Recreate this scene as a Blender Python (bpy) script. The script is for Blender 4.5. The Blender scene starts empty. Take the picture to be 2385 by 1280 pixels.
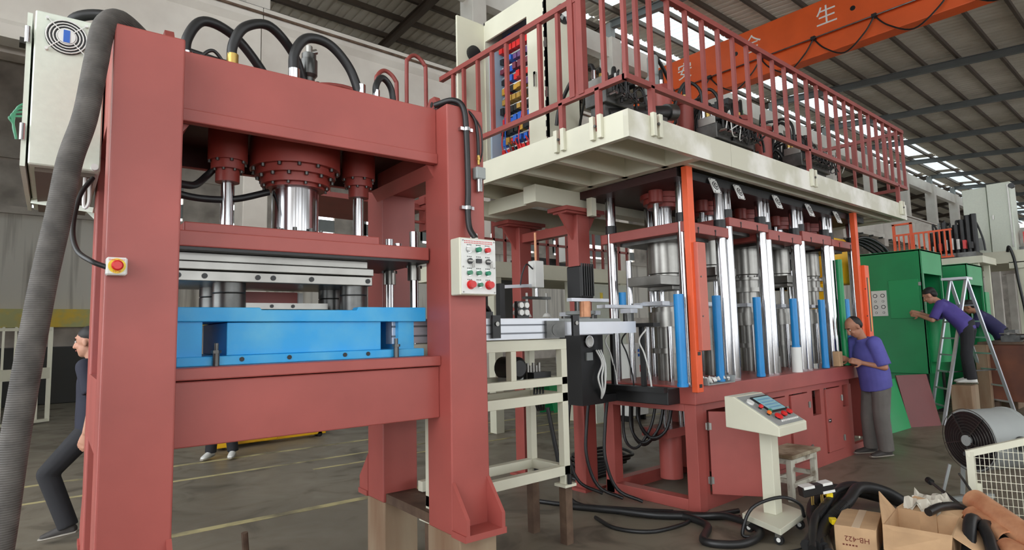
import bpy, math, random
from math import sin, cos, pi, radians
from mathutils import Vector, Matrix
random.seed(7)
scene = bpy.context.scene
COL = scene.collection

# ------------------------------------------------------------------ camera
YAW, PITCH, ROLL = radians(49.462), radians(5.418), radians(-1.364)
_f = Vector((cos(YAW)*cos(PITCH), sin(YAW)*cos(PITCH), sin(PITCH)))
_r = Vector((sin(YAW), -cos(YAW), 0)); _u = _r.cross(_f)
_r2 = cos(ROLL)*_r + sin(ROLL)*_u; _u2 = -sin(ROLL)*_r + cos(ROLL)*_u
cam = bpy.data.cameras.new('camera'); cam.sensor_width = 36; cam.lens = 1403.5/2385*36
cam.clip_start = .05; cam.clip_end = 400
camo = bpy.data.objects.new('camera', cam); COL.objects.link(camo)
camo.matrix_world = Matrix(((_r2.x,_u2.x,-_f.x,0),(_r2.y,_u2.y,-_f.y,0),(_r2.z,_u2.z,-_f.z,1.6),(0,0,0,1)))
scene.camera = camo

# ------------------------------------------------------------------ daylight
world = bpy.data.worlds.new('world'); scene.world = world; world.use_nodes = True
_bg = world.node_tree.nodes['Background']
_bg.inputs[0].default_value = (.93, .97, 1.0, 1); _bg.inputs[1].default_value = 3.0
scene.view_settings.view_transform = 'Standard'; scene.view_settings.look = 'None'
scene.view_settings.exposure = 0.5; scene.view_settings.gamma = 1
scene.view_settings.use_curve_mapping = False

# ------------------------------------------------------------------ materials
def lin(c):
    return tuple(((x/255)/12.92 if x/255 <= .04045 else ((x/255+.055)/1.055)**2.4) for x in c)
def mat(name, rgb, rough=.5, metal=0, var=0, scale=3., bump=0, spec=.5, rgb2=None, stretch=None, detail=6, lo=.35, hi=.7):
    m = bpy.data.materials.new(name); m.use_nodes = True
    nt = m.node_tree; b = nt.nodes['Principled BSDF']; c = lin(rgb)
    b.inputs['Base Color'].default_value = (*c, 1); b.inputs['Roughness'].default_value = rough
    b.inputs['Metallic'].default_value = metal; b.inputs['Specular IOR Level'].default_value = spec
    if var or rgb2 or bump:
        tc = nt.nodes.new('ShaderNodeTexCoord'); no = nt.nodes.new('ShaderNodeTexNoise')
        no.inputs['Scale'].default_value = scale; no.inputs['Detail'].default_value = detail
        src = tc.outputs['Object']
        if stretch:
            mp = nt.nodes.new('ShaderNodeMapping'); mp.inputs['Scale'].default_value = stretch
            nt.links.new(src, mp.inputs[0]); src = mp.outputs[0]
        nt.links.new(src, no.inputs['Vector'])
        if var or rgb2:
            rp = nt.nodes.new('ShaderNodeValToRGB'); rp.color_ramp.elements[0].position = lo; rp.color_ramp.elements[1].position = hi
            c2 = lin(rgb2) if rgb2 else tuple(min(1, x*(1+var)) for x in c)
            c1 = c if rgb2 else tuple(x*(1-var) for x in c)
            rp.color_ramp.elements[0].color = (*c1, 1); rp.color_ramp.elements[1].color = (*c2, 1)
            nt.links.new(no.outputs['Fac'], rp.inputs[0]); nt.links.new(rp.outputs[0], b.inputs['Base Color'])
        if bump:
            bp = nt.nodes.new('ShaderNodeBump'); bp.inputs['Strength'].default_value = bump; bp.inputs['Distance'].default_value = .01
            nt.links.new(no.outputs['Fac'], bp.inputs['Height']); nt.links.new(bp.outputs[0], b.inputs['Normal'])
    return m
RED = mat('red_oxide_paint', (162,80,73), .42, var=.10, scale=2.2, bump=.03)
RED2 = mat('red_rail_paint', (142,66,60), .45, var=.1, scale=4)
HEADM = mat('maroon_black', (62,28,26), .5, var=.15, scale=3)  # maroon-black tone of the crown recess and the head plate
DRED = mat('cylinder_red_paint', (140,56,48), .4, var=.12, scale=3)
CREAM = mat('cream_paint', (214,212,192), .45, var=.05, scale=2)
CREAMW = mat('worn_cream_paint', (200,197,178), .4, scale=2.5, rgb2=(232,229,220), detail=9, lo=.45, hi=.62)
PALE = mat('pale_cabinet_paint', (214,220,206), .5, var=.03, scale=30, bump=.12)
BLUE = mat('blue_tool_paint', (36,160,224), .42, scale=5, rgb2=(84,176,220), bump=.05, lo=.4, hi=.75)
BLUED = mat('blue_tube_plastic', (26,134,202), .35, var=.08, scale=2)
CHROME = mat('chrome_steel', (186,186,188), .16, 1.0)
STEEL = mat('machined_steel', (146,144,139), .32, .9, var=.12, scale=6)
DSTEEL = mat('dark_oiled_steel', (96,96,94), .34, .85, var=.25, scale=9)
ALU = mat('brushed_aluminium', (205,208,214), .35, .55, var=.04, scale=4)
ALUD = mat('aluminium_groove', (120,124,130), .45, .5)
BLACK = mat('black_rubber', (30,30,31), .42, var=.2, scale=12)
BLACKP = mat('black_paint', (24,24,25), .4, var=.2, scale=5)
SLEEVE = mat('braided_grey_sleeve', (84,80,76), .7, var=.3, scale=14)
_n = SLEEVE.node_tree; _w = _n.nodes.new('ShaderNodeTexWave'); _w.wave_type = 'BANDS'; _w.bands_direction = 'Z'; _w.inputs['Scale'].default_value = 38
_tc = _n.nodes.new('ShaderNodeTexCoord'); _b = _n.nodes.new('ShaderNodeBump'); _b.inputs['Strength'].default_value = .4; _b.inputs['Distance'].default_value = .01
_n.links.new(_tc.outputs['Object'], _w.inputs['Vector']); _n.links.new(_w.outputs['Fac'], _b.inputs['Height']); _n.links.new(_b.outputs[0], _n.nodes['Principled BSDF'].inputs['Normal'])
IRON = mat('rusty_iron', (82,62,50), .65, .25, rgb2=(120,98,80), scale=6, bump=.1)
WOODB = mat('timber_block', (128,98,74), .8, rgb2=(158,140,116), scale=4, stretch=(1,1,.2), bump=.1)
WHITE = mat('white_plastic', (226,226,222), .4, var=.03)
ORANGE = mat('orange_crane_paint', (226,92,34), .45, var=.08, scale=1.2)
ORANGEP = mat('orange_post_paint', (232,92,44), .42, var=.06, scale=3)
SALMON = mat('light_curtain_housing', (198,108,92), .45, var=.05, scale=3)
GREEN = mat('green_machine_paint', (8,138,78), .4, var=.1, scale=2)
GREENP = mat('green_panel_paint', (24,152,88), .45, var=.05, scale=2)
MAROON = mat('maroon_panel_paint', (112,44,42), .45, var=.08, scale=2)
YELLOW = mat('yellow_machine_paint', (244,186,28), .45, var=.06, scale=3)
BRASS = mat('brass_fitting', (190,160,90), .35, .8)
CARD = mat('corrugated_cardboard', (196,160,122), .85, var=.12, scale=5)
CARDT = mat('box_tape', (214,190,160), .5)
COPPER = mat('copper_sheet', (222,164,124), .4, .3, rgb2=(184,118,84), scale=7, bump=.08)
SCREEN = mat('display_screen', (150,196,206), .15)
BTN = {k: mat(k+'_button', c, .35) for k, c in dict(green=(16,128,92), red=(206,40,40), white=(214,214,210), yellow=(240,210,30), orange=(226,110,30), dkgreen=(60,128,96), blue=(40,96,190), black=(28,28,30)).items()}
CONC = mat('painted_concrete', (222,216,206), .8, scale=.9, rgb2=(200,192,182), bump=.05)
CONCD = mat('rough_concrete', (208,198,187), .85, scale=1.2, rgb2=(160,150,140), bump=.08)
STAIN = mat('rain_stained_wall', (224,217,206), .85, scale=1.0, rgb2=(132,122,112), stretch=(3.5,3.5,.18), detail=8, lo=.5, hi=.78)
ROOFM = mat('roof_sheet', (226,219,206), .7, scale=1.1, rgb2=(192,183,168), stretch=(.4,.15,.4), bump=.02)
RAFT = mat('grey_rafter_paint', (112,116,116), .55, var=.1, scale=1)
PURL = mat('brown_purlin_paint', (84,72,62), .6, var=.15, scale=1)
GREYM = mat('grey_frame_paint', (150,154,152), .5, var=.06)
SKYL = bpy.data.materials.new('skylight_sheet'); SKYL.use_nodes = True
_nt = SKYL.node_tree; _nt.nodes.clear()
_o = _nt.nodes.new('ShaderNodeOutputMaterial'); _mx = _nt.nodes.new('ShaderNodeMixShader')
_t = _nt.nodes.new('ShaderNodeBsdfTranslucent'); _t.inputs[0].default_value = (.42,.46,.46,1)
_p = _nt.nodes.new('ShaderNodeBsdfTransparent'); _p.inputs[0].default_value = (.35,.40,.41,1)
_mx.inputs[0].default_value = .45
_nt.links.new(_t.outputs[0], _mx.inputs[1]); _nt.links.new(_p.outputs[0], _mx.inputs[2]); _nt.links.new(_mx.outputs[0], _o.inputs[0])
def floor_mat():
    m = mat('worn_concrete_floor', (124,115,101), .42, var=.18, scale=.55, bump=.03, spec=.4, lo=.3, hi=.75, detail=10)
    nt = m.node_tree; b = nt.nodes['Principled BSDF']
    n2 = nt.nodes.new('ShaderNodeTexNoise'); n2.inputs['Scale'].default_value = 1.7; n2.inputs['Detail'].default_value = 9
    n2.inputs['Distortion'].default_value = 1.2
    r2 = nt.nodes.new('ShaderNodeValToRGB'); r2.color_ramp.elements[0].position = .54; r2.color_ramp.elements[1].position = .72
    mx = nt.nodes.new('ShaderNodeMix'); mx.data_type = 'RGBA'; mx.blend_type = 'MIX'
    tc = nt.nodes.new('ShaderNodeTexCoord'); nt.links.new(tc.outputs['Object'], n2.inputs['Vector']); nt.links.new(n2.outputs['Fac'], r2.inputs[0])
    old = b.inputs['Base Color'].links[0].from_socket
    nt.links.new(r2.outputs[0], mx.inputs[0]); nt.links.new(old, mx.inputs[6]); mx.inputs[7].default_value = (*lin((84,76,66)), 1)
    nt.links.new(mx.outputs[2], b.inputs['Base Color'])
    rr = nt.nodes.new('ShaderNodeMapRange'); rr.inputs[1].default_value=.3; rr.inputs[2].default_value=.7; rr.inputs[3].default_value=.32; rr.inputs[4].default_value=.55
    nt.links.new(n2.outputs['Fac'], rr.inputs[0]); nt.links.new(rr.outputs[0], b.inputs['Roughness'])
    return m
FLOORM = floor_mat()
LINEM = mat('worn_floor_line', (188,176,130), .7, scale=3, rgb2=(120,112,92), detail=10, lo=.45, hi=.65)

# ------------------------------------------------------------------ mesh helpers
MW = {}
CUR = [Matrix.Identity(4)]            # frame in which shapes are written
class B:
    def __init__(s): s.v = []; s.f = []
    def add(s, vs, fs):
        k = len(s.v); s.v += [Vector(v) for v in vs]; s.f += [tuple(i+k for i in f) for f in fs]; return s
    def box(s, x0, x1, y0, y1, z0, z1, bev=0):
        if bev:
            b = bev; vs = []; 
            for z, i in ((z0, b), (z0+b, 0), (z1-b, 0), (z1, b)):
                vs += [(x0+i+b*(i==0), y0+i, z), (x1-i-b*(i==0), y0+i, z), (x1-i, y0+i+b*(i==0), z), (x1-i, y1-i-b*(i==0), z), (x1-i-b*(i==0), y1-i, z), (x0+i+b*(i==0), y1-i, z), (x0+i, y1-i-b*(i==0), z), (x0+i, y0+i+b*(i==0), z)]
            fs = [tuple(range(7,-1,-1)), tuple(range(24,32))]
            for r in range(3):
                for i in range(8): j = (i+1) % 8; fs.append((r*8+i, r*8+j, r*8+8+j, r*8+8+i))
            return s.add(vs, fs)
        return s.add([(x0,y0,z0),(x1,y0,z0),(x1,y1,z0),(x0,y1,z0),(x0,y0,z1),(x1,y0,z1),(x1,y1,z1),(x0,y1,z1)],
                     [(3,2,1,0),(4,5,6,7),(0,1,5,4),(1,2,6,5),(2,3,7,6),(3,0,4,7)])
    def cbox(s, c, sz, M=None):
        k = len(s.v); s.box(-sz[0]/2, sz[0]/2, -sz[1]/2, sz[1]/2, -sz[2]/2, sz[2]/2)
        for i in range(k, len(s.v)): s.v[i] = (M @ s.v[i] if M else s.v[i]) + Vector(c)
        return s
    def bar(s, p, q, w, h=None, up=(0,0,1)):
        p, q = Vector(p), Vector(q); d = (q-p); L = d.length; d.normalize(); h = h or w
        upv = Vector(up)
        if abs(d.dot(upv)) > .98: upv = Vector((0,1,0)) if abs(d.y) < .9 else Vector((1,0,0))
        a = d.cross(upv).normalized(); b = a.cross(d)
        M = Matrix((a, d, b)).transposed()
        return s.cbox((p+q)/2, (w, L, h), M)
    def cyl(s, p, q, r, r2=None, n=16):
        p, q = Vector(p), Vector(q); r2 = r if r2 is None else r2; d = (q-p).normalized()
        a = d.orthogonal().normalized(); b = d.cross(a); vs = []
        for c, rr in ((p, r), (q, r2)):
            for i in range(n): t = 2*pi*i/n; vs.append(c + a*cos(t)*rr + b*sin(t)*rr)
        fs = [(i, (i+1) % n, n+(i+1) % n, n+i) for i in range(n)] + [tuple(range(n-1,-1,-1)), tuple(range(n, 2*n))]
        return s.add(vs, fs)
    def lathe(s, o, axis, prof, n=20):
        o = Vector(o); d = Vector(axis).normalized(); a = d.orthogonal().normalized(); b = d.cross(a); vs = []; m = len(prof)
        for r, h in prof:
            for i in range(n): t = 2*pi*i/n; vs.append(o + d*h + (a*cos(t)+b*sin(t))*r)
        fs = [(k*n+i, k*n+(i+1) % n, (k+1)*n+(i+1) % n, (k+1)*n+i) for k in range(m-1) for i in range(n)]
        fs += [tuple(range(n-1,-1,-1)), tuple(range((m-1)*n, m*n))]
        return s.add(vs, fs)
    def tube(s, pts, r, n=8, sub=6, closed=False, r2=None):
        P = [Vector(p) for p in pts]; path = []
        m = len(P)
        if sub > 1 and m > 2:
            rng = range(m if closed else m-1)
            for i in rng:
                p1, p2 = P[i], P[(i+1) % m]
                p0 = P[i-1] if (closed or i > 0) else p1*2-p2
                p3 = P[(i+2) % m] if (closed or i+2 < m) else p2*2-p1
                for k in range(sub):
                    t = k/sub
                    path.append(.5*((2*p1)+(p2-p0)*t+(2*p0-5*p1+4*p2-p3)*t*t+(3*p1-p0-3*p2+p3)*t**3))
            if not closed: path.append(P[-1])
        else: path = P
        N = len(path); vs = []; a = None
        for i, p in enumerate(path):
            d = (path[(i+1) % N]-path[i-1]) if closed else (path[min(i+1,N-1)]-path[max(i-1,0)])
            d.normalize()
            a = d.orthogonal().normalized() if a is None else (a-d*a.dot(d)).normalized()
            b = d.cross(a); rr = r if r2 is None else r+(r2-r)*i/(N-1)
            for k in range(n): t = 2*pi*k/n; vs.append(p+(a*cos(t)+b*sin(t))*rr)
        fs = [(i*n+k, i*n+(k+1) % n, ((i+1) % N)*n+(k+1) % n, ((i+1) % N)*n+k) for i in range(N if closed else N-1) for k in range(n)]
        if not closed: fs += [tuple(range(n-1,-1,-1)), tuple(range((N-1)*n, N*n))]
        return s.add(vs, fs)
    def prism(s, poly, axis, a0, a1):
        # poly in the two other axes, in order; axis 0,1,2
        def mk(p, a): q = list(p); q.insert(axis, a); return q
        n = len(poly); vs = [mk(p, a0) for p in poly]+[mk(p, a1) for p in poly]
        fs = [tuple(range(n-1,-1,-1)), tuple(range(n, 2*n))]+[(i, (i+1) % n, n+(i+1) % n, n+i) for i in range(n)]
        return s.add(vs, fs)
    def quad(s, a, b, c, d): return s.add([a, b, c, d], [(0,1,2,3)])
    def ell(s, c, r, n=14, M=None):
        c = Vector(c); r = (r,)*3 if not hasattr(r, '__len__') else r; vs = []; m = n//2+1
        for i in range(m+1):
            t = pi*i/m
            for k in range(n): u = 2*pi*k/n; p = Vector((sin(t)*cos(u)*r[0], sin(t)*sin(u)*r[1], cos(t)*r[2])); vs.append(c+(M @ p if M else p))
        return s.add(vs, [(i*n+k, (i+1)*n+k, (i+1)*n+(k+1) % n, i*n+(k+1) % n) for i in range(m) for k in range(n)])
    def cap(s, p, q, r, r2=None, n=12):
        r2 = r if r2 is None else r2
        return s.cyl(p, q, r, r2, n).ell(p, r, n).ell(q, r2, n)
    def loft(s, rings, n=16):
        # rings: (centre, half-axis vector a, half-axis vector b)
        vs = []
        for c, a, b in rings:
            for k in range(n): t = 2*pi*k/n; vs.append(Vector(c)+Vector(a)*cos(t)+Vector(b)*sin(t))
        m = len(rings)
        return s.add(vs, [(i*n+k, i*n+(k+1) % n, (i+1)*n+(k+1) % n, (i+1)*n+k) for i in range(m-1) for k in range(n)]+[tuple(range(n-1,-1,-1)), tuple(range((m-1)*n, m*n))])
    def obj(s, name, m, parent=None, smooth=None, bevel=0, frame=None, label=None):
        F = CUR[0] if frame is None else frame
        V = [F @ v for v in s.v]
        if parent is not None:
            Mi = MW[parent.name].inverted(); V = [Mi @ v for v in V]; loc = None
        else:
            xs = [v.x for v in V]; ys = [v.y for v in V]; zs = [v.z for v in V]
            loc = Vector(((min(xs)+max(xs))/2, (min(ys)+max(ys))/2, min(zs))); V = [v-loc for v in V]
        me = bpy.data.meshes.new(name); me.from_pydata([tuple(v) for v in V], [], s.f)
        bm_fix(me)
        me.materials.append(m)
        o = bpy.data.objects.new(name, me); COL.objects.link(o)
        if parent is not None: o.parent = parent; MW[o.name] = MW[parent.name].copy()
        else: o.location = loc; MW[o.name] = Matrix.Translation(loc)
        if smooth is not None:
            me.polygons.foreach_set('use_smooth', [True]*len(me.polygons))
            me.set_sharp_from_angle(angle=radians(smooth))
        if bevel:
            md = o.modifiers.new('bevel', 'BEVEL'); md.width = bevel; md.segments = 2; md.limit_method = 'ANGLE'; md.angle_limit = radians(40)
        if label: o['label'] = label
        return o
import bmesh
def bm_fix(me):
    b = bmesh.new(); b.from_mesh(me); bmesh.ops.recalc_face_normals(b, faces=b.faces); b.to_mesh(me); b.free()
def tag(o, label, cat, group=None):
    o['label'] = label; o['category'] = cat
    if group: o['group'] = group
    return o
def thing(name, label, cat, loc=(0,0,0), rotz=0, group=None):
    o = bpy.data.objects.new(name, None); COL.objects.link(o); o.empty_display_size = .2
    M = CUR[0] @ (Matrix.Translation(Vector(loc)) @ Matrix.Rotation(rotz, 4, 'Z'))
    o.matrix_world = M; o.location = M.to_translation(); o.rotation_euler = M.to_euler(); MW[o.name] = M
    return tag(o, label, cat, group)
def struct(o): o['kind'] = 'structure'; return o
def shift(o, d, name=None):
    # copy of a part moved by d (given in the writing frame)
    c = o.copy(); COL.objects.link(c); p = o.parent
    R = (MW[p.name].inverted().to_3x3() if p else Matrix.Identity(3)) @ CUR[0].to_3x3()
    c.location = o.location + R @ Vector(d); MW[c.name] = MW[o.name]
    for ch in o.children:
        cc = ch.copy(); COL.objects.link(cc); cc.parent = c
    return c
def dup(root, loc, rotz, label, group=None):
    r = root.copy(); COL.objects.link(r); r.location = loc; r.rotation_euler = (0,0,rotz); r['label'] = label
    if group: r['group'] = group
    for ch in list(root.children):
        c = ch.copy(); COL.objects.link(c); c.parent = r
        for g in ch.children:
            d = g.copy(); COL.objects.link(d); d.parent = c
    return r
def text(s, size, M, m, name, parent, depth=.001):
    # flat lettering: local x = reading direction, y = up, placed by matrix M (writing frame)
    cu = bpy.data.curves.new(name, 'FONT'); cu.body = s; cu.size = size; cu.align_x = 'CENTER'; cu.align_y = 'CENTER'; cu.extrude = depth
    t = bpy.data.objects.new(name+'_tmp', cu); COL.objects.link(t)
    dg = bpy.context.evaluated_depsgraph_get(); me = bpy.data.meshes.new_from_object(t.evaluated_get(dg))
    bpy.data.objects.remove(t); 
    me.transform(MW[parent.name].inverted() @ CUR[0] @ M); me.materials.clear(); me.materials.append(m)
    o = bpy.data.objects.new(name, me); COL.objects.link(o); o.parent = parent; MW[o.name] = MW[parent.name].copy()
    return o
def face_M(loc, right, up):
    r = Vector(right).normalized(); u = Vector(up).normalized(); n = r.cross(u)
    M = Matrix((r, u, n)).transposed().to_4x4(); M.translation = Vector(loc); return M
# ================================================================== the building
YC = 13.1                                  # middle row of columns, below the ridge
RS = .0892                                 # roof slope
def zr(y): return 12.62 - abs(YC-y)*RS
X0, X1, Y0_, Y1_ = -9., 88., -7., 27.
fl = struct(B().box(X0-4, X1, Y0_-6, Y1_, -.2, 0).obj('floor', FLOORM))
for a, b, w in (((-2,5.9),(3.6,5.62),.10), ((-2,8.95),(14,8.4),.09), ((-2,8.0),(12,7.55),.07), ((3,7.3),(12,6.95),.06)):
    d = Vector((b[0]-a[0], b[1]-a[1], 0)); nrm = Vector((-d.y, d.x, 0)).normalized()*w/2
    p, q = Vector((*a, 0)), Vector((*b, 0))
    o = B().prism([(v.x, v.y) for v in (p-nrm, q-nrm, q+nrm, p+nrm)], 2, .0005, .003).obj('floor_line', LINEM, fl)

# corrugated roof, one sheet per slope and bay, with skylight strips beside the ridge
def ribbed(xa, xb, ya, yb, pitch=.3):
    b = B(); n = int((xb-xa)/pitch); xs = []
    for i in range(n): x = xa+(xb-xa)*i/n; xs += [(x,0),(x+pitch*.62,0),(x+pitch*.72,.05),(x+pitch*.9,.05)]
    xs.append((xb,0)); vs = []
    for x, h in xs: vs += [(x, ya, zr(ya)+h), (x, yb, zr(yb)+h)]
    return b.add(vs, [(2*i, 2*i+2, 2*i+3, 2*i+1) for i in range(len(xs)-1)])
roof = struct(ribbed(X0, X1, Y0_, 11.2).obj('ceiling', ROOFM))
for xa in [-8.02+6*k for k in range(16)]:
    s = ribbed(xa+.5, xa+5.5, 11.2, 12.75).obj('skylight_panel', SKYL, roof)
    ribbed(xa-.5, xa+.5, 11.2, 12.75).obj('roof_sheet', ROOFM, roof)
ribbed(X0, X1, 12.75, 13.45).obj('ridge_sheet', ROOFM, roof)
for xa in [-8.02+6*k for k in range(16)]:
    ribbed(xa+.5, xa+5.5, 13.45, 14.9).obj('skylight_panel', SKYL, roof)
    ribbed(xa-.5, xa+.5, 13.45, 14.9).obj('roof_sheet', ROOFM, roof)
ribbed(X0, X1, 14.9, 19.5).obj('roof_sheet', ROOFM, roof); ribbed(X0, X1, 21.2, Y1_).obj('roof_sheet', ROOFM, roof)
for xa in [-8.02+6*k for k in range(16)]:  # unseen mid-slope skylights, added to brighten the far bay
    ribbed(xa+.5, xa+5.5, 19.5, 21.2).obj('skylight_panel', SKYL, roof); ribbed(xa-.5, xa+.5, 19.5, 21.2).obj('roof_sheet', ROOFM, roof)
# rafters on every column, both slopes
for k in range(16):
    x = -8.02+6*k
    for ya, yb in ((Y0_, YC-.1), (YC+.1, Y1_)):
        za, zb_ = zr(ya)-.22, zr(yb)-.22; b = B()
        for o_, h, w in ((-.24, .03, .2), (.0, .03, .2)): b.bar((x, ya, za+o_-.02), (x, yb, zb_+o_-.02), w, h)
        b.bar((x, ya, za-.14), (x, yb, zb_-.14), .06, .24)
        b.obj('rafter', RAFT if ya < YC-1 else PURL, roof)
for k in range(-5, 34):
    y = 13.1-.55-1.13*k
    if y < Y0_+.2: continue
    B().bar((X0, y, zr(y)-.09), (X1, y, zr(y)-.09), .09, .16).obj('purlin', PURL, roof)
for k in range(1, 12):
    y = 13.1+.55+1.13*k
    if y > Y1_: continue
    B().bar((X0, y, zr(y)-.09), (X1, y, zr(y)-.09), .09, .16).obj('purlin', PURL, roof)
# columns, crane girders and top beams between them
for k in range(15):
    x = -2.02+6*k-6
    c = struct(B().box(x-.25, x+.25, YC-.3, YC+.3, 0, 11.7).obj('concrete_column', CONC, bevel=.02))
    B().box(x-.33, x+.33, YC-.62, YC+.62, 6.15, 6.62).obj('bracket', CONCD, c)
    B().box(x-.12, x+.12, YC-.16, YC+.16, 11.7, 12.3).obj('post_cap', GREYM, c)
    g = struct(B().prism([(YC-.62,8.22),(YC-.62,8.5),(YC-.12,8.5),(YC-.12,8.22),(YC-.22,8.1),(YC-.22,6.95),(YC-.17,6.85),(YC-.17,6.62),(YC-.57,6.62),(YC-.57,6.85),(YC-.5,6.95),(YC-.5,8.1)], 0, x+.01, x+5.99).obj('runway_girder', CONC))
    B().box(x, x+6, YC-.42, YC-.36, 8.5, 8.62).obj('crane_rail', DSTEEL, g)
    B().cyl((x, YC-.66, 8.36), (x+6, YC-.66, 8.36), .03, n=6).obj('power_rail', IRON, g)
    for j in range(4): B().box(x+.6+j*1.5, x+.68+j*1.5, YC-.72, YC-.5, 6.52, 6.62).obj('bracket', DSTEEL, g)
    struct(B().box(x+.25, x+5.75, YC-.16, YC+.16, 11.0, 11.7).obj('tie_beam', CONC))
    g2 = struct(B().box(x+.01, x+5.99, YC+.12, YC+.5, 6.62, 8.1).obj('runway_girder', CONCD))
# far wall with its window band
wb = struct(B().box(X0, X1, 26.6, 27, 2.4, 6.3).obj('wall_back', STAIN))
B().box(X0, X1, 26.6, 27, 0, 2.4).obj('wall_base', CONCD, wb)
B().box(X0, X1, 26.6, 27, 8.0, 11.5).obj('wall_top', CONCD, wb)
B().box(X0, X1, 26.45, 26.6, 6.05, 6.3).obj('sill_beam', CONCD, wb)
wn = 0
for k in range(30):
    x = X0+k*3.2
    w = struct(B().box(x, x+.14, 26.7, 26.9, 6.3, 8.0).obj('window_%d' % (k+1), GREYM))
    B().box(x, x+3.2, 26.7, 26.85, 6.46, 7.02).obj('spandrel', GREYM, w); B().box(x, x+3.2, 26.7, 26.85, 7.26, 8.0).obj('spandrel', GREYM, w); B().box(x+1.7, x+3.2, 26.68, 26.87, 6.3, 8.0).obj('pier', CONCD, w)
we = struct(B().box(X1-.3, X1, Y0_, 27, 0, 12).obj('wall_end', CONCD))
wside = struct(B().box(-4.4, -4.1, 9.5, 27, 0, 11.8).obj('wall_left', CONCD))

# unseen hall wall behind the viewer, added to streak chrome reflections: piers and openings
wf = struct(B().box(X0, X1, -7.4, -7, 0, 1.1).obj('wall_front', CONCD))
B().box(X0, X1, -7.4, -7, 4.6, 6.4).obj('spandrel', CONCD, wf); B().box(X0, X1, -7.5, -6.9, 8.6, 10.8).obj('upper_wall', CONCD, wf)
for k in range(32): x = X0+3*k; B().box(x, x+.7 if k % 2 else x+1.1, -7.4, -7, 1.1, 10.8).obj('pier', CONCD, wf)
# ------------------------------------------------------------------ overhead crane
XC = 17.76
cr = thing('overhead_crane', 'orange overhead travelling crane girder spanning the hall below the roof', 'crane', (XC, 5.5, 8.5))
B().box(XC, XC+.55, -6, YC-.7, 9.92, 10.95).box(XC+.02, XC+.5, -6, YC-.7, 9.36, 9.9).obj('girder', ORANGE, cr, bevel=.02)
B().box(XC-.06, XC+.6, -6, YC-.7, 9.885, 9.925).obj('flange', ORANGE, cr)
B().box(XC-1.2, XC+1.8, YC-.75, YC-.2, 8.64, 9.4).obj('end_truck', ORANGE, cr, bevel=.03)
for xx in (XC-.8, XC+1.4): B().cyl((xx, YC-.5, 8.74), (xx, YC-.3, 8.74), .14).obj('wheel', DSTEEL, cr)
B().cyl((XC-.12, -6, 9.86), (XC-.12, YC-.8, 9.86), .02, n=6).obj('cable_track', DSTEEL, cr)
ys = [12.0, 10.3, 8.55, 6.95, 5.35, 3.6, 1.9]
for i in range(len(ys)-1):
    a, b = ys[i], ys[i+1]; m = (a+b)/2
    B().tube([(XC-.12, a, 9.84), (XC-.14, a-.18*(a-b), 9.45), (XC-.14, m, 9.12), (XC-.14, b+.18*(a-b), 9.45), (XC-.12, b, 9.84)], .022, 6).obj('festoon_cable', BLACK, cr)
    B().box(XC-.18, XC-.06, a-.06, a+.06, 9.8, 9.9).obj('cable_trolley', BLACK, cr)
for s, y in (('安', 11.3), ('全', 8.85), ('生', 6.6), ('产', 4.35)):
    text(s, .62, face_M((XC-.004, y, 10.42), (0,-1,0), (0,0,1)), WHITE, 'lettering', cr)
for y in (5.9, 9.4): B().cyl((XC-.008, y, 10.35), (XC+.02, y, 10.35), .07).obj('bolt_hole', BLACKP, cr)
# ================================================================== foreground hydraulic press (its own frame)
PF = Matrix.Rotation(radians(-3.216), 4, 'Z')
CUR[0] = PF
pr = thing('hydraulic_press', 'large red four-column hydraulic press in the left foreground on timber blocks', 'press', (1.15, 3.67, .44))
UL, UR = (.168, .448), (1.876, 2.142); VF, VB = (3.08, 3.36), (3.995, 4.255)
def boltring(n, c, R, r, h, parent, m=DSTEEL, axis=(0,0,-1), ph=0):
    c = Vector(c)
    for i in range(n):
        t = 2*pi*i/n+ph; p = c+Vector((cos(t)*R, sin(t)*R, 0))
        B().cyl(p, p+Vector(axis)*h, r, n=6).obj('bolt', m, parent)
for (ua, ub) in (UL, UR):
    for (va, vb) in (VF, VB):
        c = B().box(ua, ub, va, vb, .44, 3.01).obj('column', RED, pr, bevel=.008)
        fr = va < 3.5; s = -1 if fr else 1; e = va if fr else vb
        B().box(ua-.01, ub+.01, min(e, e+s*.15), max(e, e+s*.15), .44, .475).obj('foot_plate', RED, c)
        for uu in (ua, ub-.022):
            B().prism([(e, .475), (e+s*.15, .475), (e+s*.15, .56), (e, .74)], 0, uu, uu+.022).obj('gusset', RED, c)
    B().box(ua, ub, VF[1], VB[0], 1.1, 1.43).obj('side_plate', RED, pr)
    B().box(ua, ub, VF[1], VB[0], 2.62, 3.01).obj('side_plate', RED, pr)
    B().box(ua+.02, ub-.02, VF[1], VB[0], .44, .50).obj('sill_bar', IRON, pr)
B().box(UL[1], UR[0], 3.21, 3.25, 2.655, 3.012).box(UL[1], UR[0], 4.08, 4.12, 2.655, 3.012).box(UL[1], UR[0], 3.25, 4.08, 2.96, 3.012).box(UL[1], UR[0], 3.195, 3.21, 2.655, 2.72).obj('crown_beam', RED, pr, bevel=.006)
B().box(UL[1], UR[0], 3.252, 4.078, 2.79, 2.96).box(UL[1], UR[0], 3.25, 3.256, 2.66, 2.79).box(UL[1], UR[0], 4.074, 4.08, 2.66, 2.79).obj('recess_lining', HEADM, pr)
bed = B().box(UL[1], UR[0], 3.21, 4.12, 1.10, 1.405).box(UL[1], UR[0], 3.185, 4.14, 1.41, 1.468).obj('bed_beam', RED, pr, bevel=.006)
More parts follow.
